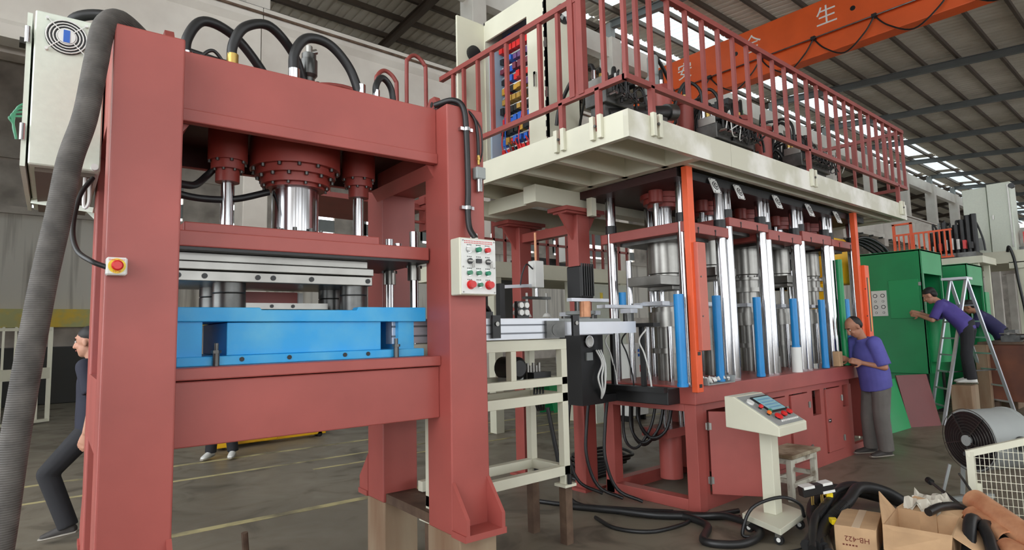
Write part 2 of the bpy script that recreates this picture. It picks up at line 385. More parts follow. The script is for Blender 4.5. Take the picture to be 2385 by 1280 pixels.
for uu, w in ((.448, .05), (1.826, .05)):
    B().prism([(uu, 2.655), (uu+w, 2.655), (uu if uu < 1 else uu+w, 2.58)], 1, 3.25, 4.08).obj('fillet_plate', RED, pr)
# lifting eyes
for u in (.40, 1.905):
    e = B().prism([(3.22, 3.01), (3.34, 3.01), (3.34, 3.07), (3.31, 3.11), (3.25, 3.11), (3.22, 3.07)], 0, u-.02, u+.02).obj('lifting_eye', RED2, pr)
    B().cyl((u-.022, 3.28, 3.065), (u+.022, 3.28, 3.065), .018).obj('eye_hole', BLACKP, e)
# cylinders under the crown
def flange(c, steps, parent, nm, m):
    prof = [(steps[0][0], 0)]; z = 0
    for r, h in steps: prof += [(r, -z), (r, -(z+h))]; z += h
    return B().lathe(c, (0,0,1), [(r, h) for r, h in prof[1:]], 32).obj(nm, m, parent, smooth=30)
cb = flange((1.15,3.67,2.79), [(.262,.185),(.232,.045),(.20,.05),(.17,.02)], pr, 'main_cylinder', DRED)
boltring(14, (1.15,3.67,2.605), .245, .011, .018, cb); boltring(14, (1.15,3.67,2.56), .216, .011, .018, cb, ph=.2); boltring(12, (1.15,3.67,2.51), .185, .009, .015, cb)
B().lathe((1.15,3.67,2.2), (0,0,1), [(.135,0),(.135,.31)], 40).obj('ram', CHROME, pr, smooth=30)
rf = B().lathe((1.15,3.67,2.19), (0,0,1), [(.17,0),(.17,.03),(.14,.035)], 32).obj('ram_flange', DSTEEL, pr, smooth=30)
boltring(10, (1.15,3.67,2.22), .155, .012, .02, rf, axis=(0,0,1))
for u in (.765, 1.555):
    c = flange((u,3.67,2.79), [(.105,.18),(.088,.05),(.064,.07)], pr, 'side_cylinder', DRED)
    boltring(8, (u,3.67,2.61), .097, .009, .014, c); boltring(8, (u,3.67,2.56), .076, .008, .012, c, ph=.3)
    B().cyl((u,3.67,2.2), (u,3.67,2.52), .034, n=24).obj('piston_rod', CHROME, pr, smooth=30)
    c = B().box(u-.07, u+.07, 3.6, 3.74, 2.185, 2.215).obj('rod_plate', DSTEEL, pr)
    boltring(4, (u,3.67,2.215), .07, .011, .022, c, axis=(0,0,1), ph=pi/4)
# slide
sl = B().box(.46, 1.866, 3.3, 4.05, 2.06, 2.14).box(.50, 1.55, 3.34, 4.0, 2.14, 2.19).obj('slide', RED, pr, bevel=.006)
B().box(.46, 1.866, 3.31, 4.04, 2.045, 2.06).obj('slide_sole', BLACKP, sl)
for u, v in ((1.72, 3.44), (1.72, 3.9)): B().cyl((u,v,2.14), (u,v,2.175), .022).obj('guide_cap', CHROME, sl, smooth=30)
for v in (3.5, 3.86):
    B().cyl((1.925-.06, v, 1.46), (1.925-.06, v, 2.27), .028, n=20).obj('guide_rod', CHROME, pr, smooth=30)
    k = B().cyl((1.865, v, 1.95), (1.865, v, 2.045), .042, n=20).obj('guide_sleeve', STEEL, pr, smooth=30)
    boltring(4, (1.865, v, 2.05), .05, .008, .02, k)
# hoses on the crown
def hose(pts, r, parent=pr, m=BLACK, ends=True, nm='hose', fit=None):
    h = B().tube(pts, r, 10, 8).obj(nm, m, parent, smooth=60)
    if ends:
        for p, q in ((pts[0], pts[1]), (pts[-1], pts[-2])):
            p, q = Vector(p), Vector(q); d = Vector((0,0,1)) if q.z > p.z else (q-p).normalized()
            f = B().cyl(p-d*.01, p+d*.07, r*1.12, n=14).obj('ferrule', fit or CHROME, h, smooth=30)
            B().cyl(p-d*.03, p-d*.01, r*1.25, n=6).obj('hex_nut', fit or STEEL, f.parent)
    return h
zt = 3.02
hose([(.50,3.4,zt), (.50,3.4,3.16), (.58,3.42,3.29), (.74,3.46,3.27), (.90,3.52,3.14), (.98,3.56,zt)], .026)
hose([(.70,3.3,zt), (.70,3.3,3.14), (.76,3.3,3.26), (.90,3.34,3.32), (1.06,3.42,3.22), (1.15,3.5,3.05)], .026, fit=BRASS)
hose([(1.02,3.3,zt), (1.02,3.3,3.18), (1.09,3.3,3.29), (1.22,3.3,3.29), (1.34,3.3,3.18), (1.41,3.3,zt)], .028)
hose([(1.52,3.32,zt), (1.52,3.32,3.12), (1.57,3.34,3.19), (1.64,3.36,3.14), (1.67,3.38,zt-.03)], .02)
hose([(1.48,3.45,zt), (1.48,3.45,3.06), (1.51,3.45,3.09), (1.55,3.45,3.04)], .012, ends=False)
hose([(.56,3.3,zt), (.56,3.3,3.05), (.61,3.3,3.085), (.68,3.32,zt)], .009, ends=False)
hose([(.44,3.6,3.2), (.7,3.6,3.17), (1.0,3.62,3.16), (1.16,3.6,3.18)], .016, ends=False)
hose([(.2,3.9,3.02), (.1,3.95,3.2), (.3,3.8,3.3), (.55,3.7,3.18), (.58,3.66,zt)], .03, ends=False)
hose([(-.02,3.9,3.2), (.04,3.86,3.34), (.2,3.8,3.36), (.32,3.7,3.2), (.4,3.6,3.02)], .028, ends=False)
hose([(.45,3.5,2.42), (.58,3.62,2.44), (.66,3.7,2.52), (.72,3.7,2.6)], .02, ends=False)
hose([(.42,3.6,2.40), (.6,3.65,2.38), (.8,3.68,2.40), (1.0,3.7,2.47)], .02, ends=False)
# prefill valve and terminal block on the crown
B().box(1.085, 1.245, 3.42, 3.56, 3.012, 3.09, .006).obj('valve_block', STEEL, pr)
pv = B().lathe((1.165,3.49,3.09), (0,0,1), [(.035,0),(.035,.05),(.05,.07),(.05,.16),(.042,.165),(.042,.2),(.02,.205)], 20).obj('prefill_valve', DSTEEL, pr, smooth=30)
B().cyl((1.15,3.49,3.29), (1.21,3.49,3.32), .016).cyl((1.165,3.49,3.29), (1.165,3.49,3.34), .02).obj('elbow_fitting', STEEL, pv)
for a in (0, 1.57, 3.14, 4.71): B().cyl((1.165+.055*cos(a+.8),3.49+.055*sin(a+.8),3.09), (1.165+.055*cos(a+.8),3.49+.055*sin(a+.8),3.115), .012, n=6).obj('bolt', BLACKP, pv)
B().box(1.30, 1.40, 3.36, 3.44, 3.012, 3.045, .005).obj('junction_block', BLACKP, pr)
# upright cable with clips on the right column, and a lubrication hose
cbx = B().tube([(1.86,3.2,3.03), (1.93,3.1,3.045), (1.985,3.06,2.99), (2.0,3.055,2.8), (2.005,3.055,2.5), (2.0,3.055,2.36), (2.0,3.04,2.24), (2.015,3.0,2.17)], .019, 10).obj('panel_cable', BLACK, pr, smooth=60)
for z in (2.86, 2.365): B().box(1.955, 2.045, 3.05, 3.08, z-.01, z+.01).cyl((2.003,3.055,z-.011), (2.003,3.055,z+.011), .023).obj('cable_clip', CHROME, cbx)
lh = B().tube([(1.88,3.24,3.02), (1.98,3.14,3.04), (2.06,3.07,2.96), (2.085,3.06,2.85), (2.09,3.06,2.71)], .01, 8).obj('grease_hose', BLACK, pr, smooth=60)
B().tube([(1.9,3.22,3.03), (2.02,3.1,3.0), (2.105,3.06,2.9), (2.12,3.06,2.75), (2.1,3.06,2.67)], .005, 6).obj('pressure_line', BLACK, pr, smooth=60)
B().cyl((2.09,3.06,2.65), (2.09,3.06,2.715), .009).cyl((2.09,3.06,2.68), (2.09,3.06,2.695), .013, n=6).obj('brass_coupling', BRASS, lh)
B().box(2.055, 2.125, 3.03, 3.08, 2.555, 2.63, .005).obj('pressure_switch', GREYM, lh)
B().cyl((2.09,3.055,2.475), (2.09,3.055,2.555), .021, n=18).cyl((2.09,3.055,2.54), (2.09,3.055,2.56), .016).obj('switch_sleeve', CHROME, lh, smooth=30)

# timber blocks under the columns
for i, (ua, ub) in enumerate((UL, UR)):
    for j, (va, vb) in enumerate((VF, VB)):
        o = B().box(ua+.01, ub+.0, va+(.0 if j else -.06), vb+.03, 0, .44).obj('support_block', WOODB, bevel=.008)
        tag(o, ['rusty-brown timber block under the left front column of the big red press', 'timber block under the left rear column of the big red press', 'brown timber block under the right front foot of the red press', 'tall timber block under the right rear foot of the red press'][i*2+j], 'block', 'blocks under the press')

# ------------------------------------------------------------------ blue bottom tool
bt = thing('blue_die_set', 'bright blue lower die set on the bed of the red press', 'die set', (1.17, 3.7, 1.468))
top = B().prism([(.482,1.69),(1.866,1.68),(1.866,1.768),(1.42,1.768),(1.41,1.75),(.88,1.75),(.87,1.762),(.482,1.762)], 1, 3.35, 4.0).obj('top_plate', BLUE, bt, bevel=.004)
B().box(.49, .60, 3.37, 3.98, 1.515, 1.69).obj('riser', BLUE, bt); B().box(.715, 1.57, 3.37, 3.98, 1.515, 1.685).obj('body_block', BLUE, bt, bevel=.004); B().box(1.685, 1.79, 3.37, 3.98, 1.515, 1.685).obj('riser', BLUE, bt)
bp = B().box(.482, 1.84, 3.33, 4.0, 1.468, 1.515).obj('base_plate', BLUE, bt, bevel=.004)
for u in (.78, 1.02, 1.33, 1.47): B().cyl((u,3.326,1.495), (u,3.34,1.495), .012).obj('lifting_hole', BLACKP, bp)
for u in (.655, 1.64):
    B().cyl((u,3.31,1.46), (u,3.31,1.53), .016).cyl((u,3.31,1.53), (u,3.31,1.545), .024, n=6).cyl((u,3.31,1.545), (u,3.31,1.58), .011).obj('clamp_bolt', DSTEEL, bt)
for u, v in ((.75, 3.5), (1.45, 3.5), (.75, 3.86), (1.45, 3.86)):
    B().lathe((u,v,1.75), (0,0,1), [(.083,0),(.083,.088),(.078,.092),(.083,.097),(.083,.185),(.079,.19)], 28).obj('guide_bush', DSTEEL, bt, smooth=30)
B().box(.86, 1.33, 3.6, 3.8, 1.765, 1.80).obj('lower_insert', STEEL, bt)
for u in (1.0, 1.12): B().cyl((u,3.594,1.782), (u,3.605,1.782), .01).obj('screw_hole', BLACKP, bt)
B().box(.89, 1.24, 3.9, 3.96, 1.80, 1.885).obj('red_stop_block', RED, bt); B().box(.86,.89,3.88,3.97,1.76,1.88).box(1.24,1.27,3.88,3.97,1.76,1.88).obj('stop_bracket', WHITE, bt)
# upper tool plates under the slide
ut = thing('upper_die_plates', 'stack of bare grey steel die plates bolted under the press slide', 'die set', (1.0, 3.7, 1.895))
B().box(.465, 1.50, 3.4, 4.0, 2.0, 2.045).obj('clamp_plate', STEEL, ut, bevel=.004)
B().box(.465, 1.53, 3.38, 4.0, 1.955, 1.998).obj('die_plate', STEEL, ut, bevel=.004)
lp = B().box(.465, 1.53, 3.4, 4.0, 1.898, 1.952).obj('die_plate', STEEL, ut, bevel=.004)
for u in (.49, .61, .87, .95, 1.16, 1.5): B().cyl((u,3.394,1.925), (u,3.41,1.925), .014).obj('screw_hole', BLACKP, lp)

# ------------------------------------------------------------------ hanging control box on the right column
cp = thing('control_box', 'cream push-button control box hung on the right press column', 'control box', (2.02, 3.04, 1.82))
B().box(1.885, 2.145, 2.975, 3.08, 1.825, 2.165, .006).obj('housing', CREAM, cp)
fp = B().box(1.895, 2.138, 2.968, 2.976, 1.832, 2.158).obj('front_plate', WHITE, cp)
B().cyl((2.02,3.02,2.16), (2.02,3.02,2.2), .026, .02).obj('cable_gland', WHITE, cp)
def button(u, z, r, m, n='push_button', dep=.02):
    k = B().cyl((u,2.97,z), (u,2.962,z), r*1.25, n=16).obj(n, CHROME if r < .02 else m, cp, smooth=30)
    B().cyl((u,2.964,z), (u,2.964-dep,z), r, r*.92, 16).obj('cap', m, k, smooth=30)
for i, u in enumerate((1.945, 2.01, 2.075)):
    button(u, 2.095, .0165, BTN[('white','green','red')[i]])
    button(u, 1.955, .0145, BTN[('dkgreen','dkgreen','green')[i]])
for u in (1.955, 2.085): button(u, 1.885, .022, BTN['red'], 'mushroom_button', .03)
button(2.018, 1.885, .0135, BTN['dkgreen'])
for u in (1.95, 2.08):
    k = B().cyl((u,2.97,2.025), (u,2.955,2.025), .017).obj('key_switch', BTN['black'], cp); B().box(u-.02, u+.02, 2.945, 2.958, 2.02, 2.03).cyl((u+.012,2.95,2.012), (u+.016,2.95,1.985), .007).obj('key', STEEL, k)
B().box(1.995, 2.03, 2.955, 2.97, 2.015, 2.04).obj('counter', BTN['black'], cp)
for u in (1.905, 2.128):
    for z in (1.842, 1.99, 2.148): B().cyl((u,2.969,z), (u,2.963,z), .0045, n=8).obj('screw', STEEL, fp)
for (a, b_, z, mm) in ((1.915,2.12,2.145,BTN['red']), (1.915,2.12,2.134,BTN['red'])):
    for k in range(18): x = a+(b_-a)*k/18; B().box(x, x+.006, 2.9672, 2.968, z-.003, z+.003).obj('print_mark', mm, fp)
for z in (2.122, 2.052, 1.982, 1.915):
    for u in (1.95, 2.015, 2.08):
        for k in range(3): B().box(u-.018+k*.012, u-.01+k*.012, 2.9672, 2.968, z-.003, z+.003).obj('print_mark', DSTEEL, fp)

# emergency stop box on the left column
es = thing('emergency_stop_box', 'small white box with yellow emergency stop button on the left press column', 'emergency stop', (.205, 3.06, 1.875))
B().box(.168, .244, 3.02, 3.08, 1.88, 1.955, .006).obj('housing', WHITE, es)
B().cyl((.206,3.021,1.918), (.206,3.016,1.918), .032, n=24).obj('yellow_ring', BTN['yellow'], es)
B().cyl((.206,3.018,1.918), (.206,3.0,1.918), .014).lathe((.206,3.0,1.918), (0,-1,0), [(.021,0),(.022,.008),(.016,.014)], 20).obj('mushroom_button', BTN['red'], es, smooth=40)
text('EMERGENCY', .0105, face_M((.206,3.0155,1.943), (1,0,0), (0,0,1)), BTN['red'], 'lettering', es, .0004)
text('STOP', .0125, face_M((.206,3.0155,1.893), (1,0,0), (0,0,1)), BTN['red'], 'lettering', es, .0004)
B().tube([(.17,3.05,1.915), (.12,3.08,1.94), (.07,3.2,2.0), (.055,3.35,2.12), (.08,3.5,2.3), (.13,3.58,2.41)], .011, 8).obj('signal_cable', BLACK, es, smooth=60)

# pale electrical cabinet beside the left column
ec = thing('fan_cabinet', 'pale electrical cabinet with round fan guard beside the left press column', 'cabinet', (.02, 4.2, 2.43))
B().box(-.125, .16, 3.6, 4.86, 2.45, 3.215, .006).obj('body', PALE, ec)
B().box(-.10, .14, 3.66, 4.8, 2.43, 2.455).obj('bottom_plate', mat('grey_brown_underside',(110,100,90),.8), ec)  # bottom plate darker and browner than the cabinet body
B().box(-.155, -.135, 3.62, 4.84, 2.44, 3.2).obj('door', PALE, ec)
for z in (2.6, 3.08): B().cyl((-.15,3.6,z-.04), (-.15,3.6,z+.04), .012).obj('hinge', CHROME, ec)
fan = B().cyl((0,3.602,3.105), (0,3.59,3.105), .086, n=32).obj('fan_opening', BTN['black'], ec)
for r in (.082, .068, .054, .04): B().tube([(r*cos(t)+0, 3.585, 3.105+r*sin(t)) for t in [2*pi*i/24 for i in range(24)]], .0032, 6, 1, True).obj('guard_ring', WHITE, fan)
for a in (.78, 2.36, 3.93, 5.5): B().bar((.02*cos(a),3.583,3.105+.02*sin(a)), (.11*cos(a),3.583,3.105+.11*sin(a)), .004, .004).cyl((.11*cos(a),3.6,3.105+.11*sin(a)), (.11*cos(a),3.58,3.105+.11*sin(a)), .007).obj('guard_arm', WHITE, fan)
hubf = B().cyl((0,3.592,3.105), (0,3.58,3.105), .036, n=24).obj('hub', WHITE, fan)
B().box(-.013, .013, 3.577, 3.581, 3.074, 3.136).obj('blue_label', BTN['blue'], hubf)
B().cyl((.135,3.6,2.465), (.135,3.57,2.465), .016).obj('cable_gland', WHITE, ec)
for i in range(4): B().tube([(-.13,4.2,2.95-.03*i), (-.2-.01*i,4.2,2.9-.02*i), (-.215,4.2,2.8), (-.2,4.2,2.72)], .006, 6).obj('green_wire', BTN['dkgreen'], ec, smooth=60)
B().tube([(.12,3.7,2.43), (.12,3.66,2.3), (.1,3.66,2.28), (.1,3.68,2.43)], .008, 6).obj('wire_loop', WHITE, ec)
for u in (-.12, .13): B().bar((u,4.5,2.44), (.3 if u > 0 else .17,4.2,2.2 if u > 0 else 2.36), .03, .03).obj('bracket', PALE, ec)

# big grey sleeve hanging in front of the cabinet
sv = B().tube([(.42,3.45,3.03), (.30,3.3,3.05), (.19,3.16,3.06), (.13,3.1,2.98), (.105,3.08,2.8), (.075,3.06,2.55), (.03,3.05,2.35), (0.0,3.02,2.1), (-.04,2.98,1.8), (-.09,2.92,1.3), (-.12,2.88,.9), (-.16,2.84,.5), (-.19,2.8,.1), (-.16,2.6,.05)], .046, 16, 8)
o = sv.obj('cable_sleeve', SLEEVE, smooth=60); tag(o, 'thick grey braided cable sleeve hanging down beside the left press column', 'cable')
CUR[0] = Matrix.Identity(4)
# ================================================================== multi-station press line (world frame)
ms = thing('multi_station_press', 'long red multi-station press with chrome columns and a row of slides under the platform', 'press', (6.8, 3.6, 0))
ST = [(4.80,5.57),(5.60,6.41),(6.42,7.22),(7.25,8.06),(8.09,8.92)]
SZ = [(2.49,2.59),(2.62,2.71),(2.55,2.66),(2.60,2.72),(2.60,2.69)]
# base
B().box(4.68, 8.98, 3.04, 4.14, .925, 1.085).obj('top_slab', RED, ms, bevel=.008)
bf = B()
for y in (3.06, 4.0): bf.box(4.7, 4.82, y, y+.12, 0, .925)
bf.box(4.7, 4.82, 3.18, 4.0, 0, .10).box(4.7, 4.82, 3.18, 4.0, .86, .925)
bf.obj('end_frame', RED, ms, bevel=.005)
B().box(4.82, 8.98, 3.08, 3.14, 0, .12).obj('sill', RED, ms); B().box(4.82, 8.12, 3.08, 3.14, .86, .925).obj('lintel', RED, ms)
B().box(4.7, 8.98, 4.02, 4.12, 0, .12).obj('rear_sill', RED, ms)
for x0, x1 in ((4.82,4.9),(5.6,5.75),(6.41,6.5),(6.94,7.06),(7.27,7.37),(7.82,7.9),(8.06,8.16),(8.86,8.98)):
    B().box(x0, x1, 3.08, 3.14, .12, .86).obj('stile', RED, ms)
B().box(7.06, 7.27, 3.08, 3.14, .12, .58).obj('panel', RED, ms)
B().box(7.9, 8.06, 3.08, 3.14, .12, .60).obj('panel', RED, ms)
B().box(8.9, 8.96, 3.2, 4.0, .1, .9).obj('end_panel', RED, ms)
B().box(5.75, 8.86, 3.95, 4.0, .12, .92).obj('back_panel', DRED, ms); B().box(5.68, 5.73, 3.14, 4.0, .12, .92).obj('partition', DRED, ms)
for k in range(7):
    y = 3.75+.03*k; x = 4.78+.05*(k % 3); B().tube([(x,y,.93), (x+.02,y+.02,.72-.03*k), (x-.03,y-.16,.58-.02*k), (x+.02,y-.3,.66), (x+.08,y-.34,.92)], .014, 8).obj('hanging_cable', BLACK, ms, smooth=60)
# doors
def mdoor(x0, x1, ang=0, hinge_left=False):
    c = Vector((x0 if hinge_left else x1, 3.072, 0)); w = x1-x0
    CUR[0] = Matrix.Translation(c) @ Matrix.Rotation(ang, 4, 'Z')
    s = 0 if hinge_left else -w
    d = B().box(s+.008, s+w-.008, -.012, .012, .13, .85).obj('door', RED, ms, bevel=.003)
    hx = 0 if hinge_left else -.004
    for z in (.25, .72): B().cyl((hx,-.016,z-.035), (hx,-.016,z+.035), .011, n=8).box(hx-.03, hx+.03, -.018, -.012, z-.03, z+.03).obj('hinge', STEEL, d)
    lx = s+w-.06 if hinge_left else s+.05
    B().box(lx-.03, lx+.03, -.026, -.012, .47, .51).cyl((lx,-.026,.49), (lx,-.034,.49), .012).obj('latch', CHROME, d)
    CUR[0] = Matrix.Identity(4)
mdoor(4.9, 5.42, radians(-58), True); mdoor(5.75, 6.41); mdoor(6.5, 6.94); mdoor(7.37, 7.82)
B().box(5.42, 5.6, 3.08, 3.14, .12, .86).obj('stile', RED, ms)
B().box(7.07, 7.13, 3.2, 3.3, .58, .86).obj('wiring_tray', WHITE, ms)
for z in (.63, .72, .80): B().tube([(7.08,3.19,z), (7.11,3.16,z+.03), (7.13,3.19,z-.03), (7.1,3.17,z-.05)], .008, 6).obj('loose_wire', BLACK, ms)
# head
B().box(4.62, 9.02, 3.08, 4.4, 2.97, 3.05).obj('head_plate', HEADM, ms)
B().box(4.62, 9.02, 3.075, 3.08, 2.97, 3.05).obj('head_strip', BLACKP, ms)
# columns with rubber collars
for i, (xa, xb) in enumerate(ST):
    za, zb_ = SZ[i]
    for x in (xa+.05, xb-.06):
        for y in (3.2, 4.06):
            c = B().cyl((x,y,1.085), (x,y,2.97), .052, n=20).obj('column', CHROME, ms, smooth=30)
            B().cyl((x,y,zb_), (x,y,zb_+.085), .058, n=20).obj('collar', BLACKP, c, smooth=30)
    s = B().box(xa, xb, 3.14, 4.16, za, zb_).obj('slide', RED, ms, bevel=.006)
    for x in (xa+.22, xb-.25): B().cyl((x,3.136,za+.05), (x,3.15,za+.05), .012).box(x-.006, x+.006, 3.136, 3.15, za, za+.05).obj('t_slot', BLACKP, s)
    B().box(xa+.12, xb-.12, 3.3, 4.0, za-.035, za).obj('sole_plate', DSTEEL, s)
    xm = (xa+xb)/2; ym = 3.65
    h = B().lathe((xm,ym,2.97), (0,0,1), [(.22,0),(.22,-.05),(.19,-.05),(.19,-.1),(.15,-.1),(.15,-.14)], 28).obj('cylinder_head', DRED, ms, smooth=30)
    B().cyl((xm,ym,zb_), (xm,ym,2.85), .095, n=24).obj('ram', CHROME, ms, smooth=30)
    for dx in (-.24, .24):
        B().lathe((xm+dx,ym-.1,2.97), (0,0,1), [(.07,0),(.07,-.12),(.05,-.13)], 18).obj('side_cylinder', DRED, ms, smooth=30)
        B().cyl((xm+dx,ym-.1,zb_), (xm+dx,ym-.1,2.86), .03).obj('piston_rod', CHROME, ms, smooth=30)
    # tooling
    R = [.165,.14,.16,.14,.15][i]; lo = za-.035
    B().lathe((xm,ym,lo), (0,0,1), [(R,0),(R,-.3),(R*.92,-.31),(R*.92,-.34)], 28).obj('upper_punch', STEEL, ms, smooth=30)
    if i in (0, 1, 3):
        B().box(xm-.36 if i == 0 else xm-.2, xm+.22, ym-.2, ym+.2, lo-.43, lo-.34).obj('punch_plate', STEEL, ms, bevel=.004)
        B().box(xm-.1, xm+.14, ym-.15, ym+.15, lo-.47, lo-.43).obj('punch_plate', STEEL, ms, bevel=.004)
        B().box(xm+.08, xm+.15, ym-R-.006, ym-R+.05, lo-.26, lo-.12).obj('side_port', BLACKP, ms)
    else:
        k = B().lathe((xm,ym,lo-.34), (0,0,1), [(R*1.2,0),(R*1.2,-.03),(R*.95,-.03),(R*.95,-.12),(R*1.15,-.12),(R*1.15,-.17),(R*.8,-.17),(R*.8,-.36)], 28).obj('punch_holder', STEEL, ms, smooth=30)
        for q in range(10): t = q*2*pi/10; B().cyl((xm+R*1.08*cos(t),ym+R*1.08*sin(t),lo-.34), (xm+R*1.08*cos(t),ym+R*1.08*sin(t),lo-.32), .012, n=6).obj('bolt', DSTEEL, k)
    B().lathe((xm,ym,1.085), (0,0,1), [(R*.7,0),(R*.7,.27),(R,.27),(R,.32),(R*.8,.32),(R*.8,.53),(R*1.1,.53),(R*1.1,.68),(R*.9,.68),(R*.9,.73)], 28).obj('lower_die', STEEL, ms, smooth=30)
    for dx, dy in ((-.16,-.13),(.16,-.13),(-.16,.13),(.16,.13)): B().cyl((xm+dx,ym+dy,1.085), (xm+dx,ym+dy,1.62), .026).obj('die_post', CHROME, ms, smooth=30)
    for dx in (-.27, .27): B().cyl((xm+dx,ym+.25,1.085), (xm+dx,ym+.25,2.3), .03).obj('guide_post', CHROME, ms, smooth=30)
    B().box(xm-.3, xm+.3, ym+.1, ym+.18, 1.83, 1.86).box(xm-.24, xm-.12, ym-.12, ym+.12, 1.83, 1.87).box(xm+.12, xm+.22, ym-.1, ym+.1, 1.83, 1.87).obj('transfer_finger', ALU, ms)
    # ejector cylinder below the slab
    B().box(xm-.3, xm+.2, ym-.15, ym+.15, .56, .64).obj('ejector_plate', RED, ms); B().cyl((xm-.05,ym,.14), (xm-.05,ym,.56), .11, n=24).obj('ejector_cylinder', RED, ms, smooth=30)
    for dx in (-.2, -.12, .06, .12): B().cyl((xm+dx,ym-.06,.64), (xm+dx,ym-.06,.93), .022).obj('ejector_rod', CHROME, ms, smooth=30)
    # tilted square plate with round emblem near the top
    xp = (5.17, 5.62, 6.43, 7.23, 8.02)[i]
    CUR[0] = Matrix.Translation((xp, 3.03, 2.945)) @ Matrix.Rotation(radians(-20), 4, 'X')
    pl = B().box(-.058, .058, -.006, .006, -.08, .08).obj('fan_plate', WHITE, ms)
    B().cyl((0,-.006,0), (0,-.009,0), .045, n=24).obj('emblem_ring', BTN['black'], pl); B().cyl((0,-.008,0), (0,-.011,0), .036, n=24).obj('emblem_disc', WHITE, pl)
    B().prism([(.028*cos(t), .028*sin(t)) for t in [pi/2+k*pi/3 for k in range(6)]], 1, -.013, -.01).obj('emblem', BTN['black'], pl); B().cyl((0,-.0125,0), (0,-.0145,0), .014, n=6).obj('emblem_core', WHITE, pl)
    for a in (-.046, .046):
        for b_ in (-.068, .068): B().cyl((a,-.005,b_), (a,-.008,b_), .007, n=8).obj('corner_hole', BTN['black'], pl)
    CUR[0] = Matrix.Identity(4)
# blue (and one green) rods standing along the front
for x, z0, z1, r, m in ((4.585,1.09,1.9,.045,BLUED),(5.2,1.09,1.9,.04,BLUED),(5.97,1.09,1.9,.04,BLUED),(6.79,1.35,1.9,.04,BLUED),(7.53,1.09,1.9,.04,BLUED),(8.27,1.09,1.92,.04,BLUED),(8.13,1.09,2.42,.04,GREEN)):
    y = 3.1
    k = B().cyl((x,y,z0), (x,y,z1), r, n=14).obj('position_rod', m, ms, smooth=30)
    B().cyl((x,y,z1-.1), (x,y,z1-.095), r*1.06, n=14).obj('rod_band', m, k); B().cyl((x,y,z0), (x,y,z0+.03), r*1.1, n=14).obj('rod_band', m, k)
B().cyl((6.79,3.1,1.085), (6.79,3.1,1.36), .055, n=18).obj('rod_socket', WHITE, ms, smooth=30)
for x, y, h, r in ((6.5,3.3,.16,.06),(6.62,3.26,.18,.055),(6.72,3.34,.14,.05),(7.35,3.28,.13,.05),(7.42,3.34,.17,.05),(6.45,3.22,.05,.05),(7.45,3.2,.06,.05)):
    B().cyl((x,y,1.085), (x,y,1.085+h), r, n=18).obj('spacer', STEEL, ms, smooth=30)
# orange corner posts with light-curtain housings
for x, lit in ((4.69, 1), (8.5, 0)):
    p = B().box(x-.045, x+.045, 2.99, 3.05, 1.04, 3.05).obj('corner_post', ORANGEP, ms, bevel=.004)
    if lit: B().box(x+.0, x+.13, 2.95, 3.01, 1.4, 2.36, .004).obj('light_curtain', SALMON, p)
    else:
        B().box(x+.06, x+.2, 2.95, 3.01, 1.4, 2.36, .004).obj('light_curtain', ORANGEP, p); B().box(x+.10, x+.13, 2.946, 2.952, 1.5, 2.2).obj('sensor_strip', BTN['black'], p); B().box(x+.135, x+.15, 2.946, 2.952, 1.5, 2.2).obj('sensor_strip', BTN['yellow'], p)
    for z in (1.08, 1.36): B().box(x-.02, x+.02, 2.986, 2.992, z, z+.03).obj('slot', BLACKP, p)
    for z in (1.7, 2.05): B().cyl((x+.03,2.945,z), (x+.03,2.955,z), .008, n=8).obj('screw', DSTEEL, p)
# tray of small parts on the slab
tr = thing('parts_tray', 'small folded sheet tray full of pale fittings on the red slab by the orange post', 'tray', (5.0,3.12,1.085))
B().prism([(4.83,1.087),(5.28,1.087),(5.3,1.15),(5.28,1.15),(5.27,1.095),(4.85,1.095),(4.83,1.15),(4.81,1.15)], 1, 3.0, 3.14).obj('tray', GREYM, tr)
for i in range(22):
    x, y = 4.88+.36*random.random(), 3.02+.1*random.random(); B().cyl((x,y,1.1+.03*random.random()), (x+.04*random.random()-.02,y+.02,1.13+.03*random.random()), .01, n=8).obj('fitting', WHITE, tr)
# black transfer bed on the left side
tb = thing('transfer_bed', 'black transfer bed with thin uprights at the left end of the multi-station press', 'transfer unit', (4.5,3.9,.925))
B().box(4.5, 4.68, 3.2, 4.55, .93, 1.07).obj('bed', BLACKP, tb, bevel=.006); B().box(4.44, 4.5, 3.2, 4.58, 1.04, 1.085).obj('edge_rail', BLACKP, tb)
for y in (3.45, 3.8, 4.15, 4.5): B().box(4.5, 4.54, y, y+.035, 1.07, 1.62).obj('upright', BLACKP, tb)
B().box(4.47, 4.57, 3.3, 4.55, 1.62, 1.655).obj('cross_bar', BLACKP, tb)
for y in (3.55, 4.0, 4.35):
    k = B().cyl((4.44,y,1.66), (4.44,y,1.75), .05, n=16).obj('gripper_motor', DSTEEL, tb, smooth=30); B().box(4.4, 4.5, y-.06, y+.06, 1.75, 1.79).obj('gripper_plate', ALU, k)
B().box(4.2, 4.75, 3.62, 3.72, 1.80, 1.83).obj('gripper_arm', ALU, tb); B().cyl((4.5,3.66,1.83), (4.5,3.66,1.95), .035).obj('gripper_head', BLUED, tb, smooth=30)
for i in range(6): y = 3.4+.2*i; B().tube([(4.5,y,1.6), (4.44,y+.04,1.5), (4.48,y+.02,1.38), (4.52,y,1.2), (4.54,y,1.08)], .008, 6).obj('air_line', BLACK if i % 2 else WHITE, tb, smooth=60)
B().cyl((4.3,4.3,1.44), (4.27,4.3,1.44), .055, n=20).obj('gauge', CHROME, tb, smooth=30)
B().box(4.24, 4.3, 4.22, 4.32, 1.28, 1.36).obj('air_regulator', GREYM, tb)
